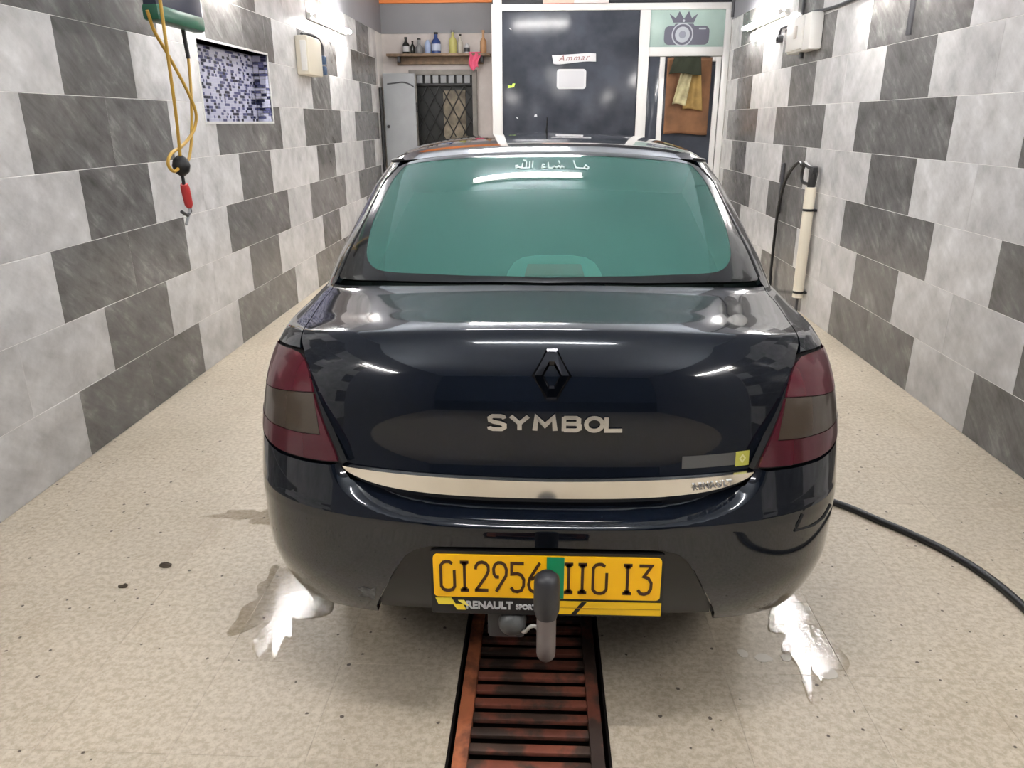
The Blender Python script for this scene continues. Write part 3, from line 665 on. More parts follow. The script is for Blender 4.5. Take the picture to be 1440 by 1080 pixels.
for cx, cy, r_, lb in ((-1.325, 2.255, .013, 'dark crumpled leaf scrap on the floor left of the car, the larger of two'), (-1.405, 2.125, .009, 'small dark leaf scrap on the floor left of the car, the smaller of two')):
    rr_ = random.Random(int(r_*1e4)); mb = MB(); pts = [(r_*(1+.5*rr_.random())*math.cos(a)*1.5, r_*(1+.5*rr_.random())*math.sin(a), .001+.006*rr_.random()) for a in np.linspace(0, 2*math.pi, 9)[:-1]]
    mb.add([(0, 0, .009)]+pts+[(p_[0]*.8, p_[1]*.8, 0) for p_ in pts], [(0, 1+k, 1+(k+1) % 8) for k in range(8)]+[(1+k, 9+k, 9+(k+1) % 8, 1+(k+1) % 8) for k in range(8)]+[tuple(range(16, 8, -1))]); o = mb.build('leaf_scrap', simple('dead_leaf', (.05, .035, .02), .8)); o.location = (cx, cy, .0004); tag(o, lb, 'debris')

# ================================================================== THE CAR
# The body is one smooth surface made of stacked plan outlines ("rings"); panels are cut from it in surface coordinates (U, T):
# |U| 0..1 runs from the rear centre line round the corner, 1..4.4 along the side, 4.4..5.4 round the nose; T climbs from sill to roof.
# ring knots: zc(rear centre) zs(side) zf(front centre) y_c W D n y_f
RINGS=[
 (0.235,0.2,0.21,0.17,0.66,0.343,3.2,4.08),
 (0.355,0.3,0.3,0.062,0.712,0.343,3.3,4.2),
 (0.47,0.45,0.44,0.02,0.749,0.343,3.1,4.25),
 (0.6,0.597,0.54,0.005,0.749,0.343,2.8,4.262),
 (0.62,0.62,0.58,0.002,0.747,0.343,2.7,4.262),
 (0.645,0.645,0.595,0.0085,0.747,0.343,2.7,4.262),
 (0.74,0.74,0.64,0.024,0.742,0.343,2.6,4.245),
 (0.86,0.85,0.72,0.048,0.729,0.343,2.6,4.22),
 (0.95,0.925,0.8,0.08,0.711,0.343,2.6,4.18),
 (1.005,0.96,0.88,0.115,0.698,0.343,2.6,4.08),
 (1.03,0.974,0.93,0.14,0.692,0.343,2.7,3.95),
 (1.042,0.98,0.96,0.165,0.69,0.343,2.8,3.8),
 (1.0485,0.99,1,0.33,0.689,0.343,3,3.45),
 (1.0575,1.001,1.015,0.48,0.6883,0.341,3.15,3.32),
 (1.068,1.005,1.02,0.535,0.688,0.34,3.2,3.27),
 (1.1495,1.085,1.1,0.675,0.668,0.3,3.2,3.12),
 (1.2467,1.187,1.2,0.855,0.635,0.28,3.2,2.94),
 (1.3284,1.279,1.3,1.02,0.605,0.27,3.2,2.77),
 (1.3856,1.345,1.36,1.145,0.571,0.27,3.2,2.64),
 (1.416,1.392,1.4,1.4,0.505,0.25,3,2.5),
 (1.431,1.422,1.425,1.7,0.36,0.18,2.6,2.34),
 (1.437,1.437,1.437,1.95,0.02,0.02,2.2,2.05),
]
RT=np.array(RINGS,float)
# extra rings between the glass knots so that the rear window is one even curve
def _glass(yv): d=yv-.535; return 1.068+.60*d-.13*d*d
_gi=[i for i in range(len(RT)) if .53<RT[i,3]<1.15]
_new=[]
for _i in range(len(RT)):
    _new.append(RT[_i])
    if _i in _gi[:-1]:
        for _k in (1/3,2/3):
            _r=RT[_i]*(1-_k)+RT[_i+1]*_k; _r[1]+=_glass(_r[3])-_r[0]; _r[0]=_glass(_r[3]); _new.append(_r)
RT=np.array(_new)
_d=np.hypot(np.diff(RT[:,0]),np.diff(RT[:,3])); TK=np.concatenate([[0],np.cumsum(_d)])
def _pchip(x,Y):
    h=np.diff(x)[:,None]; d=np.diff(Y,axis=0)/h; m=np.zeros_like(Y)
    w1=2*h[1:]+h[:-1]; w2=h[1:]+2*h[:-1]
    with np.errstate(divide='ignore',invalid='ignore'):
        mm=(w1+w2)/(w1/d[:-1]+w2/d[1:])
    m[1:-1]=np.where(d[:-1]*d[1:]>0,mm,0); m[0]=d[0]; m[-1]=d[-1]; return m
MK=_pchip(TK,RT)
def ring(T):
    T=np.clip(T,0,TK[-1]); i=np.clip(np.searchsorted(TK,T,side='right')-1,0,len(TK)-2)
    h=(TK[i+1]-TK[i]); s=((T-TK[i])/h)[...,None]; h=h[...,None]
    return (2*s**3-3*s**2+1)*RT[i]+(s**3-2*s**2+s)*h*MK[i]+(-2*s**3+3*s**2)*RT[i+1]+(s**3-s**2)*h*MK[i+1]
SIDE=3.4
def P0(U,T):
    """U signed: |U| 0..1 rear centre->side, 1..1+SIDE side, ..2+SIDE front corner"""
    U=np.asarray(U,float);T=np.asarray(T,float); U,T=np.broadcast_arrays(U,T)
    r=ring(T); zc,zs,zf,yc,W,D,n,yf=[r[...,k] for k in range(8)]
    sg=np.where(U<0,-1.,1.); u=np.abs(U)
    D=np.minimum(D,(yf-yc)*.49)
    v=np.clip(u,0,1); a=np.sin(v*np.pi/2); q=np.sqrt(np.clip(1-a**n,0,1))
    xr=W*a; yr=yc+D*(1-q); zr=zc+(zs-zc)*a**2.2
    k=np.clip((u-1)/SIDE,0,1); bul=(np.sin(np.pi*k)**2)*.05*np.clip((1.0-zs)/.1,0.25,1)
    xs=W+bul; ys=yc+D+(yf-yc-2*D)*k
    vf=np.clip(2+SIDE-u,0,1); af=np.sin(vf*np.pi/2); qf=np.sqrt(np.clip(1-af**n,0,1))
    xf=W*af; yff=yf-D*(1-qf); zff=zf+(zs-zf)*af**2.2
    x=np.where(u<=1,xr,np.where(u<=1+SIDE,xs,xf)); y=np.where(u<=1,yr,np.where(u<=1+SIDE,ys,yff)); z=np.where(u<=1,zr,np.where(u<=1+SIDE,zs,zff))
    return np.stack([x*sg,y,z],-1)
def sstep(e0,e1,x):
    t=np.clip((x-e0)/(e1-e0),0,1); return t*t*(3-2*t)
def d_trunk(p):   # lid face sits inboard of the lights, more so low down
    return .034*sstep(.985,.74,p[...,2])
def d_bumper(p):
    x=np.abs(p[...,0]);z=p[...,2]
    q=(x/.505)**4+(np.clip(.80-z,0,1)/(.80-.622))**4
    return .052*sstep(1.0,.55,q)*sstep(.618,.640,z)
def Pd(U,T,disp=None,off=0.):
    p=P0(U,T)
    if disp is not None: p=p+np.stack([0*p[...,0],disp(p),0*p[...,0]],-1)
    if off: p=p+off*Nd(U,T,disp)
    return p
def Nd(U,T,disp=None,e=2e-3):
    U=np.asarray(U,float);T=np.asarray(T,float)
    Ta=np.clip(T-e,0,TK[-1]);Tb=np.clip(T+e,0,TK[-1])
    du=Pd(U+e,T,disp)-Pd(U-e,T,disp); dt=Pd(U,Tb,disp)-Pd(U,Ta,disp)
    n=np.cross(du,dt); l=np.linalg.norm(n,axis=-1,keepdims=True); return n/np.maximum(l,1e-12)
CARX, CARY = .012, 1.477
car = tag(empty('car', (CARX, CARY, 0)), 'black four door sedan parked over the drain, seen from behind', 'car')
def car_paint():
    m, N, L, P = nmat('black_blue_paint')
    tc = N.new('ShaderNodeTexCoord')
    P.inputs['Base Color'].default_value = (.0045, .0065, .011, 1); P.inputs['Metallic'].default_value = 0.
    P.inputs['Roughness'].default_value = .09; P.inputs['Specular IOR Level'].default_value = .12
    P.inputs['Coat Weight'].default_value = 1.; P.inputs['Coat IOR'].default_value = 1.5
    n = N.new('ShaderNodeTexNoise'); n.inputs['Scale'].default_value = 7; n.inputs['Detail'].default_value = 6; L.new(tc.outputs['Object'], n.inputs['Vector'])
    mr = N.new('ShaderNodeMapRange'); mr.inputs[1].default_value = .35; mr.inputs[2].default_value = .75; mr.inputs[3].default_value = .02; mr.inputs[4].default_value = .05
    L.new(n.outputs['Fac'], mr.inputs[0]); L.new(mr.outputs[0], P.inputs['Coat Roughness'])
    return m
M_CAR = car_paint()
M_CPLASTIC = simple('bumper_black_plastic', (.011, .011, .011), .32)
M_SHELL = simple('inner_black', (.004, .004, .004), .8)
M_CHROME = simple('brushed_chrome', (.86, .84, .80), .13, 1.)
M_CHROME2 = simple('letter_chrome', (.80, .80, .80), .18, 1.)
M_BCHROME = simple('black_chrome', (.045, .045, .05), .14, 1.)
M_GLASSR = tinted('green_film_glass', (.088, .255, .215), .45, .012)
M_FRIT = simple('black_glass_border', (.006, .007, .008), .12, coat=1.)
M_SIDEGLASS = simple('dark_side_glass', (.008, .010, .010), .05, coat=1.)
M_LRED = simple('smoked_red_lens', (.075, .006, .013), .16, coat=.35)
M_LDARK = simple('smoked_dark_red_lens', (.060, .006, .012), .16, coat=.35)
M_LAMB = simple('smoked_amber_lens', (.050, .036, .024), .18, coat=.35)
M_TYRE = simple('tyre', (.012, .012, .012), .7)
M_ALLOY = simple('alloy', (.45, .45, .46), .3, .9)

def inside(P, Q):
    x, y = P[:, 0], P[:, 1]; r = np.zeros(len(P), bool); n = len(Q)
    for i in range(n):
        (x1, y1), (x2, y2) = Q[i], Q[(i+1) % n]
        c = ((y1 > y) != (y2 > y)); xi = (x2-x1)*(y-y1)/((y2-y1) if y2 != y1 else 1e-12)+x1; r ^= c & (x < xi)
    return r
def dist(P, Q):
    d = np.full(len(P), 9.)
    for i in range(len(Q)):
        a = np.array(Q[i]); b = np.array(Q[(i+1) % len(Q)]); ab = b-a; t = np.clip(((P-a) @ ab)/max(ab @ ab, 1e-12), 0, 1)
        d = np.minimum(d, np.linalg.norm(P-(a+t[:, None]*ab), axis=1))
    return d
def resample(Q, step):
    out = []
    for i in range(len(Q)):
        a = np.array(Q[i], float); b = np.array(Q[(i+1) % len(Q)], float); n = max(1, int(round(np.linalg.norm(b-a)/step)))
        for k in range(n): out.append(tuple(a+(b-a)*k/n))
    return out
def smooth_poly(half, n=4):
    """Catmull-Rom smoothing of an open outline"""
    return [tuple(p) for p in bez(half, n)]
def full(half):
    """mirror a half outline that starts and ends on the centre line (U=0)"""
    return half+[(-u, t) for u, t in half[::-1] if abs(u) > 1e-6]
FRONT = 2+SIDE
def front_map(V): return np.where(V >= 0, 1., -1.)*(FRONT-np.abs(V))
def panel(name, Q, mat, parent, disp=None, off=0., step=.016, depth=.014, surf=None, lift=None, fine=None):
    """cut panel from the body surface: outline Q in (U, T), filled with a constrained triangulation; edges fold inwards by depth"""
    A = sum(Q[i][0]*Q[(i+1) % len(Q)][1]-Q[(i+1) % len(Q)][0]*Q[i][1] for i in range(len(Q)))
    if A < 0: Q = Q[::-1]
    B = resample(Q, step); nb = len(B)
    u0, u1 = min(p[0] for p in B), max(p[0] for p in B); t0, t1 = min(p[1] for p in B), max(p[1] for p in B)
    g = np.array([(u, t) for j, t in enumerate(np.arange(t0+step/2, t1, step)) for u in np.arange(u0+step/2+(step/2 if j % 2 else 0), u1, step)]).reshape(-1, 2)
    if fine:
        a0, a1, b0, b1, fs_ = fine
        g2 = np.array([(u, t) for j, t in enumerate(np.arange(b0, b1, fs_)) for u in np.arange(a0+(fs_/2 if j % 2 else 0), a1, fs_)])
        g = np.concatenate([g[~((g[:, 0] > a0-step*.4) & (g[:, 0] < a1+step*.4) & (g[:, 1] > b0-step*.4) & (g[:, 1] < b1+step*.4))], g2])
    if len(g):
        g = g[inside(g, B)]
    if len(g): g = g[dist(g, B) > (fine[4] if fine else step)*.45]
    pts = [Vector(p) for p in B]+[Vector(p) for p in g]
    res = delaunay_2d_cdt(pts, [], [list(range(nb))], 1, 1e-7)
    V2 = np.array([tuple(v) for v in res[0]]); F = [tuple(f) for f in res[2]]
    Uv, Tv = V2[:, 0], V2[:, 1]; flip = False
    if surf == 'front': Uv = front_map(Uv); flip = True
    p = Pd(Uv, Tv, disp, off); n = Nd(Uv, Tv, disp)
    if lift is not None:
        e_ = 2e-3
        def lp_(du, dt): return Pd(Uv+du, Tv+dt, disp, off)+lift(V2+np.array([du, dt]))[:, None]*Nd(Uv+du, Tv+dt, disp)
        p = lp_(0, 0); n = np.cross(lp_(e_, 0)-lp_(-e_, 0), lp_(0, e_)-lp_(0, -e_)); n = n/np.linalg.norm(n, axis=1)[:, None]
    F = [f for f in F if abs(np.cross(V2[f[1]]-V2[f[0]], V2[f[2]]-V2[f[0]])) > 1e-9]
    if flip: F = [f[::-1] for f in F]
    ed = {}
    for f in F:
        for i in range(3): ed[(f[i], f[(i+1) % 3])] = 1
    be = [e for e in ed if (e[1], e[0]) not in ed]
    vs = [tuple(q) for q in p]; nv = len(vs); vi = {}; faces = list(F); nf = len(F)
    for a, b in be:
        for q in (a, b):
            if q not in vi: vi[q] = len(vs); vs.append(tuple(p[q])); vs.append(tuple(p[q]-n[q]*depth))
        faces.append((vi[b], vi[a], vi[a]+1, vi[b]+1))
    me = bpy.data.meshes.new(name); me.from_pydata(vs, [], faces); me.update()
    for pl in me.polygons: pl.use_smooth = True
    ln = []
    for k, pl in enumerate(me.polygons):
        if k < nf:
            for v in pl.vertices: ln.append(tuple(n[v]))
        else:
            fn = tuple(pl.normal)
            for v in pl.vertices: ln.append(fn)
    me.normals_split_custom_set(ln)
    me.materials.append(mat)
    o = bpy.data.objects.new(name, me); COL.objects.link(o); o.parent = parent; return o
def both(name, Q, mat, parents, **kw):
    a = panel(name, Q, mat, parents[0], **kw); b = panel(name, [(-u, t) for u, t in Q], mat, parents[1], **kw); return a, b
def on_surf(x, z, disp, off):
    """points of the body surface with the given x and z (rear half), raised by off"""
    x = np.atleast_1d(np.array(x, float)); z = np.atleast_1d(np.array(z, float)); U = x*1.0; T = np.interp(z, RT[:27, 0], TK[:27])
    for _ in range(14):
        p = Pd(U, T, disp); e = 1e-4
        du = (Pd(U+e, T, disp)-p)/e; dt = (Pd(U, T+e, disp)-p)/e
        rx, rz = x-p[:, 0], z-p[:, 2]; det = du[:, 0]*dt[:, 2]-dt[:, 0]*du[:, 2]; det = np.where(np.abs(det) < 1e-6, 1e-6, det)
        U = U+np.clip((rx*dt[:, 2]-rz*dt[:, 0])/det, -.1, .1); T = np.clip(T+np.clip((du[:, 0]*rz-du[:, 2]*rx)/det, -.1, .1), 0, TK[-1])
    return Pd(U, T, disp)+Nd(U, T, disp)*np.atleast_1d(off)[:, None]

# ---- added black shell inside the panels: keeps gaps dark and light out
ts = np.concatenate([np.linspace(0, 1.26, 30), np.linspace(1.28, 1.96, 16), np.linspace(1.98, TK[-1], 14)])
us = np.concatenate([np.linspace(0, 1, 24), np.linspace(1.06, 1+SIDE, 44)[:-1], np.linspace(1+SIDE, 2+SIDE, 20)])
us = np.concatenate([us, -us[::-1][1:-1]])
UU, TT = np.meshgrid(us, ts)
p = Pd(UU, TT, d_trunk); nrm = Nd(UU, TT)
rearU = np.abs(UU)
dep = .018+np.where((TT > 1.24) & (TT < 1.99) & (rearU < .9), .11, 0)+np.where((TT > .28) & (TT < .58) & (rearU < .8), .11, 0)+np.where((TT < .42) & (rearU < .6), .035, 0)
p = p-nrm*dep[..., None]
p[..., 2] = np.maximum(p[..., 2], np.where(p[..., 1] < .9, .37, .22))
nu, nt = len(us), len(ts)
mb = MB()
def in_arch(q): return any((q[1]-c)**2+(q[2]-.30)**2 < .33**2 and abs(q[0]) > .5 for c in (.98, 3.453))
fs = []
P_ = p.reshape(-1, 3)
for j in range(nt-1):
    for i in range(nu):
        f = (j*nu+i, j*nu+(i+1) % nu, (j+1)*nu+(i+1) % nu, (j+1)*nu+i)
        if not any(in_arch(P_[k]) for k in f): fs.append(f)
mb.add(P_, fs, True); mb.build('gap_dark_shell', M_SHELL, car)
MB().bbox(-.60, .60, .95, 4.05, .20, .26, .01).build('underbody', M_SHELL, car)
def arch(c, s): 
    return MB().lathe([(.335, s*.45), (.335, s*.70)], (0, c, .30), 28, 'x')
for c in (.98, 3.453):
    for s in (-1, 1):
        m = MB(); n = 20
        ring_ = [(c+.335*math.cos(math.radians(-15+210*k/n)), .30+.335*math.sin(math.radians(-15+210*k/n))) for k in range(n+1)]
        vs = [(s*.50, y, z) for y, z in ring_]+[(s*.71, y, z) for y, z in ring_]+[(s*.50, c, .30)]
        m.add(vs, [(k, k+1, n+2+k, n+1+k) for k in range(n)]+[(k, k+1, 2*n+2) for k in range(n)], True); m.build('wheel_arch_liner', M_SHELL, car)
# ---- boot lid
lid_side = [(.757, 1.296), (.744, 1.225), (.742, 1.147), (.695, .985), (.668, .873), (.625, .824), (.568, .757), (.523, .682), (.486, .613), (.455, .555), (.440, .535), (.42, .519), (.37, .503), (.30, .492), (.18, .486), (0, .484)]
lid_top = [(0, 1.262), (.24, 1.272), (.47, 1.290)]
lid = panel('boot_lid', full(lid_top+smooth_poly(lid_side, 3)), M_CAR, car, d_trunk, step=.0135)
st_t = [(0, .537), (.18, .5395), (.335, .5405), (.434, .541)]; st_b = [(.431, .537), (.417, .5265), (.37, .512), (.30, .5012), (.178, .4948), (0, .493)]
strip = panel('chrome_strip', full(st_t+smooth_poly(st_b, 3)), M_CHROME, lid, d_trunk, off=.002, step=.012, depth=.012, lift=lambda q: .014*(q[:, 1]-.493)/.045)
def on_lid(name, vs, fs, mat, x0, z0, sx, depth, lift_=.001, parent=lid, rot=0., disp=d_trunk):
    v = np.array(vs, float); xx = v[:, 0]*math.cos(rot)-v[:, 1]*math.sin(rot); zz = v[:, 0]*math.sin(rot)+v[:, 1]*math.cos(rot)
    hi = v[:, 2] > 0; q = on_surf(x0+xx*sx, z0+zz, disp, np.where(hi, lift_+depth, lift_-.001))
    mb = MB(); mb.add(q, fs); return mb.build(name, mat, parent)
# model lettering, one mesh per letter
xs = {'S': -.119, 'Y': -.067, 'M': -.008, 'B': .053, 'O': .106, 'L': .151}
G = {'S': [[(.42, .26), (.36, .38), (.2, .42), (-.25, .42), (-.42, .30), (-.40, .14), (-.2, .05), (.2, -.03), (.42, -.14), (.42, -.30), (.25, -.42), (-.25, -.42), (-.42, -.36), (-.45, -.26)]],
     'Y': [[(-.5, .45), (0, -.02), (.5, .45)], [(0, .0), (0, -.45)]],
     'M': [[(-.5, -.45), (-.42, .40), (0, -.12), (.42, .40), (.5, -.45)]],
     'B': [[(-.42, .40), (.28, .40), (.42, .30), (.42, .12), (.28, .03), (-.42, .03)], [(.25, .03), (.46, -.08), (.46, -.30), (.28, -.40), (-.42, -.40)], [(-.42, .46), (-.42, -.46)]],
     'O': [[(.46*math.cos(a), .41*math.sin(a)) for a in np.linspace(0, 2*math.pi, 25)]],
     'L': [[(-.42, .45), (-.42, -.40), (.48, -.40)]]}
for ch_, x0 in xs.items():
    mb = MB(); wdt = .040 if ch_ != 'M' else .046
    def fnl(x, z, d): return tuple(on_surf(x0*.95+.004+x*wdt*.97, .8535+z*.036-(x0)*.006, d_trunk, .0008+(.004 if d else -.001))[0])
    strokes(mb, G[ch_], .25, lambda x, z, d: fnl(x, z, d), 1); mb.build('letter', M_CHROME2, lid)
# lozenge badge: outer frame of four bevelled sides
bo_ = [(-.012, .052), (.012, .052), (.044, 0), (.012, -.052), (-.012, -.052), (-.044, 0)]
bi_ = [(-.0, .024), (.0, .024), (.017, 0), (.0, -.024), (-.0, -.024), (-.017, 0)]
mb = MB(); bx0, bz0 = .010, .957
ring3 = []
for sc_, o_, li in ((1., bo_, 0.), (.86, bo_, .007), (.5, bo_, .008), (.40, bo_, .002)):
    ring3.append(on_surf([bx0+q[0]*sc_ for q in o_], [bz0+q[1]*sc_ for q in o_], d_trunk, [li]*6))
vs = np.concatenate(ring3); fs = []
for r in range(3):
    for k in range(6): fs.append((r*6+k, r*6+(k+1) % 6, (r+1)*6+(k+1) % 6, (r+1)*6+k))
mb.add(vs, fs); mb.build('lozenge_badge', M_BCHROME, lid)
# sticker low on the right
def patch(name, x0, x1, z0, z1, mat, parent, lift_, disp=d_trunk, n=8, rot=0., d=.0008):
    a = np.linspace(0, 1, n+1); X_, Z_ = np.meshgrid(x0+(x1-x0)*a, z0+(z1-z0)*np.linspace(0, 1, 4)); Z_ = Z_+rot*(X_-x0)
    q = on_surf(X_.ravel(), Z_.ravel(), disp, np.full(X_.size, lift_)); q0 = on_surf(X_.ravel(), Z_.ravel(), disp, np.full(X_.size, lift_-d)); m_ = n+1; N_ = len(q)
    fs = [(j*m_+i, j*m_+i+1, (j+1)*m_+i+1, (j+1)*m_+i) for j in range(3) for i in range(n)]
    mb = MB(); mb.add(np.concatenate([q, q0]), fs+[tuple(k+N_ for k in f[::-1]) for f in fs], True); return mb.build(name, mat, parent, fixn=False)
stk = patch('sticker', .305, .432, .742, .771, simple('grey_sticker', (.075, .073, .070), .4), lid, .0012)
patch('sticker_logo_field', .430, .463, .738, .772, simple('yellow_green_sticker', (.42, .40, .07), .4), lid, .0014)
q = [(.4465, .7655), (.4545, .755), (.4465, .7445), (.4385, .755)]; mb = MB()
for sc_ in (1.,):
    o1 = on_surf([.4465+(a-.4465)*1.05 for a, b in q], [.755+(b-.755)*1.05 for a, b in q], d_trunk, [.0022]*4); i1 = on_surf([.4465+(a-.4465)*.5 for a, b in q], [.755+(b-.755)*.5 for a, b in q], d_trunk, [.0022]*4)
    mb.add(np.concatenate([o1, i1]), [(k, (k+1) % 4, 4+(k+1) % 4, 4+k) for k in range(4)])
mb.build('sticker_lozenge', simple('pale_green_print', (.62, .60, .30), .4), lid)
vs, fs = text_mesh('RENAULT', .0165, .0004, .0, 1.15)
on_lid('raised_lettering', vs, fs, M_CHROME, .372, .703, 1.15, .004, .0125, lid, .045)
# key lock / number lamp shadow bar under the strip
# ---- rear window
gl_half = [(0, 1.279), (.24, 1.289), (.47, 1.309), (.715, 1.322)]; gl_side = [(.732, 1.335), (.735, 1.41), (.737, 1.52), (.737, 1.63), (.737, 1.745), (.738, 1.844), (.705, 1.908), (.60, 1.945), (.51, 1.955), (.345, 1.960), (.19, 1.963), (0, 1.964)]
grn = [(0, 1.301), (.20, 1.312), (.327, 1.326), (.47, 1.346), (.54, 1.372), (.592, 1.425), (.622, 1.49), (.655, 1.60), (.664, 1.70), (.664, 1.79), (.655, 1.87), (.628, 1.921), (.56, 1.931), (.48, 1.934), (.18, 1.936), (0, 1.936)]
win = tag(panel('rear_window', full(smooth_poly(grn, 3)), M_GLASSR, car, step=.03, depth=.004), 'green tinted rear window')
inner = [(-u, t) for u, t in smooth_poly(grn, 3)]
# black border between the tint and the pillar, made as two mirrored halves meeting on the centre line
gs = gl_half+smooth_poly(gl_side, 3); gi = smooth_poly(grn, 3)
Q = gs+gi[::-1]
both('window_border', Q, M_FRIT, (win, win), off=.001, step=.016, depth=.008)
# lettering on the glass
AR = [  # strokes in image-like units, right to left
 [(823, 236), (819, 233), (816, 237), (812, 237), (806, 236), (803.5, 226.5)], [(823, 236), (821, 238), (817, 237)],
 [(791, 236), (788, 234), (786, 236), (784, 234), (781, 236), (778, 234), (775, 236.5), (771, 236.5), (770, 229)], [(786, 229.5), (784, 229.5)], [(785, 227.5), (783, 227.5)], [(766, 232), (763, 231.5), (762, 234), (766, 235.5), (761, 236.5)],
 [(750, 227), (749.5, 236)], [(746, 227.5), (746, 236), (741, 236.5)], [(741.5, 228), (741, 236.5), (736, 236.5)], [(736.5, 230), (735.5, 236.5), (731, 235), (728, 236.5), (727.5, 233.5), (731, 233)], [(741, 226), (739, 227), (737, 225.5)]]
M_VINYL = simple('white_vinyl', (.50, .58, .57), .5)
def fng(x, z, d): return tuple(on_surf((x-770)*.00247+.002, 1.3785-(z-218)*.00212, None, .0022 if d else .0005)[0])
for w_ in (AR[:2], AR[2:6], AR[6:]):
    strokes(MB_ := MB(), w_, 1.5, fng, 1).build('window_word', M_VINYL, win)
# high brake lamp behind the glass
bl = empty('high_brake_lamp'); bl.parent = car
def bl_pt(x, z, d): return tuple(on_surf(x, z, None, d)[0])
zb = 1.072
outl = [(-.138, 0), (-.128, .030), (-.112, .052), (-.088, .064), (-.05, .069), (.05, .069), (.088, .064), (.112, .052), (.128, .030), (.138, 0)]
mb = MB(); n = len(outl)
f0 = [bl_pt(.02+a, zb+b*.9, -.010) for a, b in outl]; f1 = [bl_pt(.02+a*1.06, zb+b*1.0+.004, -.055) for a, b in outl]
mb.add(f0+f1, [tuple(range(n))]+[(k, (k+1) % n, n+(k+1) % n, n+k) for k in range(n)]); mb.build('lamp_housing', simple('lamp_housing_grey', (.22, .30, .28), .6), bl)
lens = [(-.082, .018), (-.074, .045), (.074, .045), (.082, .018)]
mb = MB(); n = 4; mb.add([bl_pt(.02+a, zb+b*.9, -.006) for a, b in lens]+[bl_pt(.02+a, zb+b*.9, -.012) for a, b in lens], [(0, 1, 2, 3)]+[(k, (k+1) % 4, 4+(k+1) % 4, 4+k) for k in range(4)]); mb.build('lamp_lens', simple('lamp_lens_red', (.42, .07, .06), .3), bl)
# ---- tail lamps
lin = [(.640, .816), (.592, .789), (.548, .73), (.513, .675), (.485, .632), (.4545, .584), (.440, .561)]
lbot = [(.444, .557), (.479, .5525), (.55, .5475), (.666, .5435), (.75, .548), (.81, .5555), (.93, .572)]
lout = [(.955, .62), (.958, .70), (.95, .78), (.93, .808)]; ltop = [(.79, .819), (.70, .821)]
LQ = smooth_poly(lin, 3)[:-1]+[(.4365, .5565)]+smooth_poly(lbot, 2)+lout+ltop
tl = []
for s in (1, -1):
    e = empty('tail_lamp'); e.parent = car; tl.append(e)
tag(tl[0], 'smoked red tail lamp'); tag(tl[1], 'smoked red tail lamp')
both('lamp_case', LQ, M_SHELL, tl, off=-.006, step=.03, depth=.02)
def inpoly(a): return a
up_ = smooth_poly([(.640, .813), (.592, .786), (.551, .732), (.544, .7165)], 3)+[(.615, .7095), (.729, .6975), (.86, .687), (.952, .685)]+[(.948, .78), (.928, .805), (.79, .816), (.70, .818)]
mid_ = [(.541, .7145), (.615, .7075), (.729, .6955), (.86, .685), (.951, .683), (.951, .622), (.86, .609), (.7254, .605), (.5833, .611), (.505, .618), (.518, .660)]
low_ = [(.538, .713), (.516, .660), (.502, .6165), (.5833, .6092), (.7254, .6035), (.86, .6075), (.950, .620)]+[(.925, .577), (.81, .5605), (.75, .553), (.666, .5485), (.55, .5525), (.479, .5575), (.447, .562), (.457, .584), (.4875, .632), (.5155, .675), (.533, .704)]
both('upper_lens', up_, M_LRED, tl, off=.002, step=.02, depth=.006)
both('amber_lens', mid_, M_LAMB, tl, off=.001, step=.02, depth=.006)
both('lower_lens', low_, M_LDARK, tl, off=.002, step=.02, depth=.006)
# ---- bumper
bt = [(0, .480), (.18, .482), (.30, .487), (.37, .497), (.418, .511), (.4385, .535), (.4375, .551)]
bt2 = [(.444, .552), (.479, .5475), (.55, .5425), (.666, .5385), (.75, .543), (.81, .5505), (.93, .566)]
def Tz(z): return float(np.interp(z, RT[:, 1], TK))
def Uy(y): return 1+(y-.367)/1.04
arch_b = [(Uy(.98+.35*math.cos(a)), Tz(max(.2, .30+.35*math.sin(a)))) for a in np.radians([148, 155, 163, 172, 180, 190])]
ins = [(.395, .152), (.390, .180), (.334, .262), (.303, .322), (.283, .352), (.262, .370), (.23, .382), (.12, .386), (0, .388)]
bq = bt+bt2+[(1.0, .548), (1.12, .505), (1.20, .44)]+[q for q in arch_b]+[(arch_b[-1][0], .14)]+[(.9, .145), (.6, .152)]
bq_full = bq+ins[:-1]; bq_full = bq_full+[(-u, t) for u, t in bq_full[::-1] if abs(u) > 1e-6]
# outline: over the top, round the arches, back along the bottom and over the plate recess
right = bq[1:]+ins[:-1]
outline = [(0, .480)]+right+[(0, .388)]+[(-u, t) for u, t in right[::-1]]
bump = panel('rear_bumper', outline, M_CAR, car, d_bumper, step=.0135, depth=.028, fine=(-.60, .60, .415, .556, .0052))
iq = [(0, .384), (.12, .382), (.228, .378), (.259, .366), (.279, .349), (.299, .320), (.330, .260), (.386, .180), (.391, .152), (0, .152)]
def d_ins(p): return np.full(p[..., 0].shape, .026)
insert = panel('plate_recess', full(iq), M_CPLASTIC, bump, d_ins, step=.02)
# pale scuff low on the left of the bumper
sc = [(-.452, .386), (-.440, .402), (-.452, .415), (-.436, .424), (-.418, .418), (-.404, .430), (-.408, .405), (-.414, .384), (-.43, .388)]
mb = MB(); o1 = on_surf([q[0] for q in sc], [q[1] for q in sc], None, [.0009]*len(sc)); o0 = on_surf([q[0] for q in sc], [q[1] for q in sc], None, [.0]*len(sc)); n = len(sc)
mb.add(np.concatenate([o1, o0]), [tuple(range(n))]+[(k, (k+1) % n, n+(k+1) % n, n+k) for k in range(n)]); mb.build('paint_scuff', simple('scuffed_paint', (.085, .088, .09), .5, var=.6, vscale=60), bump)
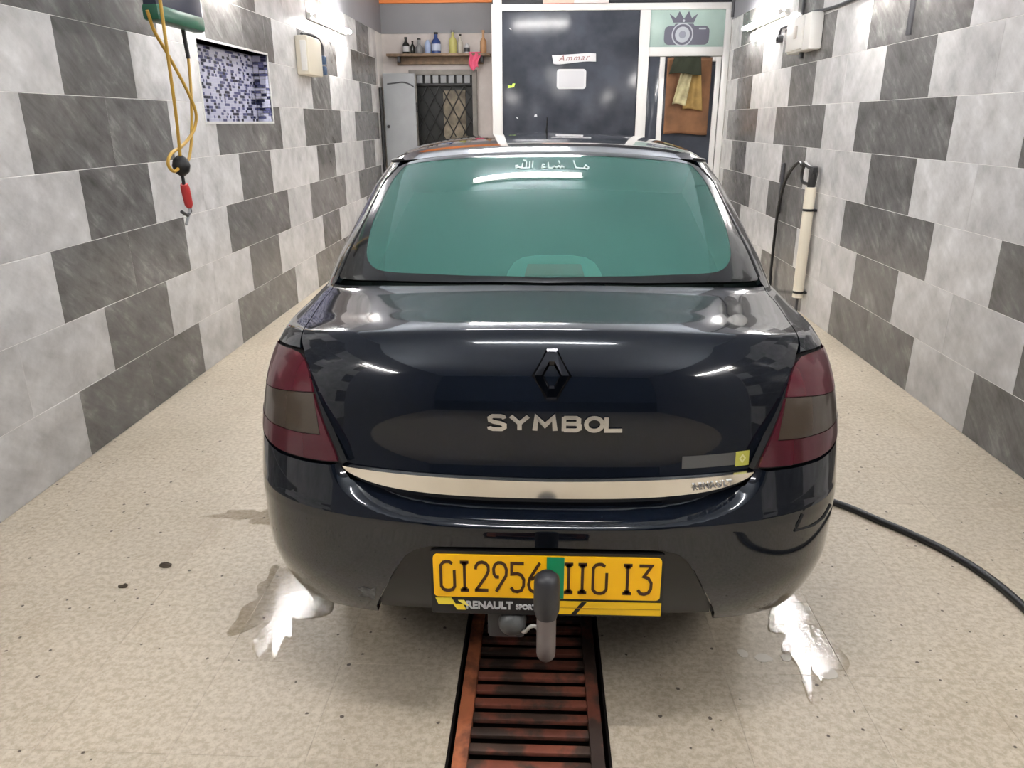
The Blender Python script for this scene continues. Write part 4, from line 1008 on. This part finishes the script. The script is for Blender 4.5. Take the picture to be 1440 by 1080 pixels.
# tow eye cover line on the right of the bumper
def groove(pts, w=.004):
    q = on_surf([a for a, b in pts], [b for a, b in pts], None, [.0012]*len(pts)); return MB().tube([tuple(v) for v in q], w/2, 6)
groove([(.602, .612), (.590, .585), (.585, .572), (.640, .566), (.675, .570), (.700, .590)], .006).build('tow_eye_cover_edge', M_SHELL, bump)
# ---- quarter panels with the rear pillar, doors, front end
qa = [(Uy(.98+.35*math.cos(a)), Tz(max(.2, .30+.35*math.sin(a)))) for a in np.radians([146, 130, 112, 95, 78, 60, 42, 25, 8])]
lid_gap = [(.763, 1.296), (.750, 1.225), (.748, 1.147), (.701, .985), (.675, .873), (.650, .829)]
fq = [(.70, .829), (.79, .827), (.935, .817), (.964, .78), (.969, .70), (.966, .60), (.955, .570), (1.0, .556), (1.125, .513), (1.21, .447)]+qa+[(2.0, .08), (2.0, .5), (1.96, .80), (1.96, 1.285), (1.22, 1.285), (1.165, 1.35), (1.15, 1.50), (1.17, 1.70), (1.22, 1.835), (1.24, 1.862), (1.24, 1.955), (.72, 1.962)]
fq += [(.712, 1.910), (.744, 1.850)]+[(.744, t) for t in (1.74, 1.63, 1.52, 1.41)]+[(.741, 1.335), (.745, 1.31)]+smooth_poly(lid_gap, 3)
both('quarter_panel', fq, M_CAR, (car, car), step=.018)
both('pillar_seal', [(.737, 1.335), (.745, 1.335), (.748, 1.41), (.748, 1.85), (.715, 1.915), (.703, 1.912), (.738, 1.846), (.738, 1.41)], M_BLACK, (car, car), off=.004, step=.02)
both('rear_door', [(2.008, .08), (2.72, .08), (2.72, 1.285), (1.968, 1.285), (1.968, .80), (2.008, .5)], M_CAR, (car, car), step=.04)
both('front_door', [(2.728, .08), (3.50, .08), (3.50, 1.285), (2.728, 1.285)], M_CAR, (car, car), step=.04)
both('rear_side_window', [(1.23, 1.292), (2.66, 1.292), (2.66, 1.852), (1.25, 1.852), (1.185, 1.70), (1.165, 1.50), (1.18, 1.36)], M_SIDEGLASS, (car, car), off=-.003, step=.04)
both('front_side_window', [(2.70, 1.292), (3.60, 1.292), (4.02, 1.60), (4.28, 1.852), (2.70, 1.852)], M_SIDEGLASS, (car, car), off=-.003, step=.04)
fa = [(Uy(3.453+.35*math.cos(a)), Tz(max(.2, .30+.35*math.sin(a)))) for a in np.radians([172, 155, 138, 120, 102, 85, 68, 50, 32, 15, 0])]
both('front_wing', [(3.508, .08), (3.60, .08)]+fa+[(4.40, .08), (5.395, .08), (5.395, 1.265), (3.508, 1.265)], M_CAR, (car, car), step=.045)
both('front_pillar', [(3.61, 1.285), (4.70, 1.285), (4.68, 1.60), (4.70, 1.955), (4.42, 1.955), (4.29, 1.862), (4.03, 1.60)], M_CAR, (car, car), step=.04)
panel('windscreen', full([(0, 1.29), (.5, 1.29), (.69, 1.29), (.71, 1.60), (.69, 1.95), (0, 1.955)]), M_SIDEGLASS, car, surf='front', step=.05, off=-.002)
# roof skin: continuous loop of strips
lowT = lambda u: float(np.interp(abs(u), [0, .19, .345, .51, .60, .70, .75, 1.20, 1.26, 4.20, 4.45, 5.4], [1.970, 1.969, 1.966, 1.963, 1.961, 1.967, 1.967, 1.962, 1.868, 1.868, 1.963, 1.963]))
nv_ = 26; mb = MB(); vs = []; nn = []
for u in us:
    for k in range(nv_+1):
        t = lowT(u)+(TK[-1]-lowT(u))*(k/nv_)**.8; vs.append(Pd(u, t)); nn.append(Nd(u, min(t, TK[-1]-.004)))
m_ = nv_+1; L_ = len(us); fs = []
for i in range(L_):
    for k in range(nv_): fs.append((i*m_+k, ((i+1) % L_)*m_+k, ((i+1) % L_)*m_+k+1, i*m_+k+1))
fs.append([i*m_+nv_ for i in range(L_)])
mb.add(vs, fs, True); ro = mb.build('roof', M_CAR, car, fixn=False)
# rain channel strips along the roof sides
for s in (-1, 1):
    pts = [Pd(s*u, 1.966)+np.array([0, 0, .002]) for u in np.linspace(.70, 4.6, 60)]
    MB().tube([tuple(q) for q in pts], .006, 6).build('roof_channel', M_BLACK, car)
# aerial, mirrors, wheels
MB().tube([(.0, 2.42, 1.425), (.0, 2.30, 1.455), (.0, 1.98, 1.50)], [.008, .004, .002], 6).build('roof_aerial', M_BLACK, car)
for s in (-1, 1):
    e = empty('door_mirror', (s*.80, 3.02, 1.03)); e.parent = car
    MB().bbox(-.09, .09, -.05, .06, -.055, .065, .03).build('mirror_shell', M_CAR, e); MB().bbox(-.075, .075, -.056, -.048, -.042, .05, .004).build('mirror_glass', M_CHROME, e)
    MB().tube([(-s*.16, .02, -.03), (-s*.05, .02, -.03)], .02, 8).build('mirror_arm', M_BLACK, e)
for c in (.98, 3.453):
    for s in (-1, 1):
        e = empty('wheel', (s*.632, c, .302)); e.parent = car
        MB().lathe([(.20, -s*.09), (.285, -s*.092), (.302, -s*.07), (.302, s*.07), (.285, s*.092), (.20, s*.09)], n=36, axis='x').build('tyre', M_TYRE, e)
        MB().lathe([(.198, s*.05), (.198, s*.082), (.17, s*.085), (.16, s*.06), (.05, s*.075), (.02, s*.08)], n=24, axis='x').build('rim', M_ALLOY, e)
# ---- number plate
pl = empty('number_plate', (.004, .017, .4915)); pl.parent = car; tag(pl, 'yellow number plate with green band')
def R2(name, outl, y0, y1, mat, par=pl): return MB().prism(outl, lambda p: (p[0], y0, p[1]), lambda p: (p[0], y1, p[1])).build(name, mat, par)
M_PLATE = simple('plate_yellow', (1.0, .53, .002), .4); M_DIG = simple('plate_digits', (.055, .018, .004), .5)
R2('plate_frame', rrect(-.268, .268, -.104, .064, .006), .012, -.001, M_BLACK)
R2('plate_face', rrect(-.261, .261, -.0555, .0565, .010), .001, -.005, M_PLATE)
R2('green_band', [(.0, -.0545), (.040, -.0545), (.040, .0555), (.0, .0555)], -.0045, -.0058, simple('plate_green', (.005, .24, .10), .4))
DG = {'0': [[(1, 1.42), (1, .28), (.82, .06), (.6, 0), (.4, 0), (.18, .06), (0, .28), (0, 1.72), (.18, 1.94), (.4, 2), (.62, 2), (.86, 1.86)]],
 '1': [[(.5, 0), (.5, 2)], [(.18, .03), (.82, .03)], [(.18, 1.97), (.82, 1.97)], [(.3, .14), (.7, .14)], [(.3, 1.86), (.7, 1.86)]],
 '2': [[(.02, 1.5), (.06, 1.75), (.25, 1.94), (.5, 2), (.75, 1.94), (.96, 1.72), (.97, 1.4), (.8, 1.05), (.05, .05)], [(-.06, .05), (.95, .05)]],
 '9': [[(.42, .98), (.2, 1.0), (.05, 1.2), (.02, 1.55), (.12, 1.82), (.35, 1.98), (.6, 1.98), (.86, 1.82), (.98, 1.5), (.95, 1.1), (.2, -.02)]],
 '5': [[(.98, 1.95), (.08, 1.95), (.08, 1.22), (.5, 1.26), (.8, 1.15), (.98, .85), (.96, .4), (.8, .1), (.5, 0), (.22, .04), (.02, .28)]],
 '6': [[(.85, 2.02), (.12, .95), (.02, .5), (.14, .16), (.4, 0), (.62, 0), (.88, .16), (.98, .48), (.93, .82), (.75, .99), (.5, 1.02), (.2, .88)]],
 '3': [[(.04, 1.95), (.94, 1.95), (.42, 1.22), (.75, 1.1), (.97, .78), (.96, .38), (.8, .1), (.5, 0), (.22, .04), (.02, .30)]]}
for d_, px in zip('01295611013', (632, 655.5, 680, 705, 729, 753.5, 800, 819, 843, 881, 905)):
    x0 = (px-769.5)/315*.522; mb = MB(); wd = .031
    strokes(mb, DG[d_], .21, lambda x, z, d: (x0+(x-.5)*wd, -.0045-(.0016 if d else 0), -.038+z*.0385), 1); mb.build('digit', M_DIG, pl)
R2('strip_yellow', [(.002, -.098), (.266, -.098), (.266, -.064), (.012, -.064), (.020, -.081)], 0, -.0035, simple('strip_yellow', (.90, .55, .01), .4))
R2('strip_groove', [(.03, -.0815), (.264, -.0815), (.264, -.0800), (.03, -.0800)], -.003, -.0042, simple('strip_groove', (.45, .22, .005), .5))
R2('strip_slash', [(.058, -.098), (.070, -.098), (.094, -.064), (.082, -.064)], -.003, -.0041, M_BLACK)
R2('strip_chevron', [(-.259, -.060), (-.222, -.060), (-.212, -.078), (-.252, -.078)], 0, -.0035, simple('strip_lemon', (.90, .70, .05), .4))
R2('strip_chevron', [(-.217, -.078), (-.194, -.078), (-.188, -.092), (-.208, -.092)], 0, -.0035, simple('strip_lemon2', (.90, .66, .03), .4))
R2('strip_chevron', [(-.206, -.067), (-.192, -.067), (-.180, -.082), (-.192, -.078)], 0, -.0036, simple('strip_lemon3', (.90, .75, .12), .4))
for body_, sz, x0, bd in (('RENAULT', .0275, -.133, .0008), ('SPORT', .0175, -.047, .0006)):
    vs, fs = text_mesh(body_, sz, bd, .0, .98); mb = MB(); mb.add([(x0+x*.93, -.001-(.0025 if z > 0 else 0), -.080+y-(.003 if body_ == 'SPORT' else 0)) for x, y, z in vs], fs); mb.build('strip_lettering', M_PAPER, pl)
# ---- tow bar with ball cap, socket and wire
tb = empty('tow_bar', (.004, -.075, 0)); tb.parent = car
MB().lathe([(.0, .563), (.016, .561), (.026, .552), (.0285, .538), (.0285, .470), (.0235, .455), (.0235, .452)][::-1], n=22).build('ball_cap', simple('cap_rubber', (.028, .028, .032), .42), tb)
MB().tube(bez([(0, 0, .470), (0, 0, .42), (0, 0, .375), (0, .012, .345), (0, .06, .325), (0, .14, .315), (0, .30, .31)], 6), .0215, 16).build('ball_neck', simple('neck_metal', (.22, .195, .195), .42, .55), tb)
MB().bbox(-.40, .40, .26, .32, .32, .38, .01).build('cross_beam', M_BLACK, tb)
MB().bbox(-.14, -.05, .115, .16, .30, .40, .01).build('socket_plate', M_DGREY, tb)
MB().lathe([(.028, .0), (.034, -.018), (.032, -.040), (.022, -.052), (.008, -.055)], (-.080, .14, .352), 18, 'y').build('trailer_socket', simple('socket_grey', (.075, .078, .078), .5, var=.3, vscale=30), tb)
MB().tube(bez([(-.065, .11, .335), (-.050, .09, .340), (-.038, .075, .365), (-.026, .07, .372), (-.018, .08, .355), (-.016, .10, .33)], 5), .0045, 8).build('wire', simple('wire_pale', (.40, .38, .36), .5), tb)
MB().tube([(.28, 1.15, .34), (.20, 1.4, .30), (.12, 1.9, .28)], .025, 12).build('exhaust', M_DGREY, car)
MB().lathe([(.03, .10), (.04, .2), (.07, .25), (.07, .7), (.04, .75)], (.28, .45, .34), 14, 'y').build('silencer', M_SHELL, car)
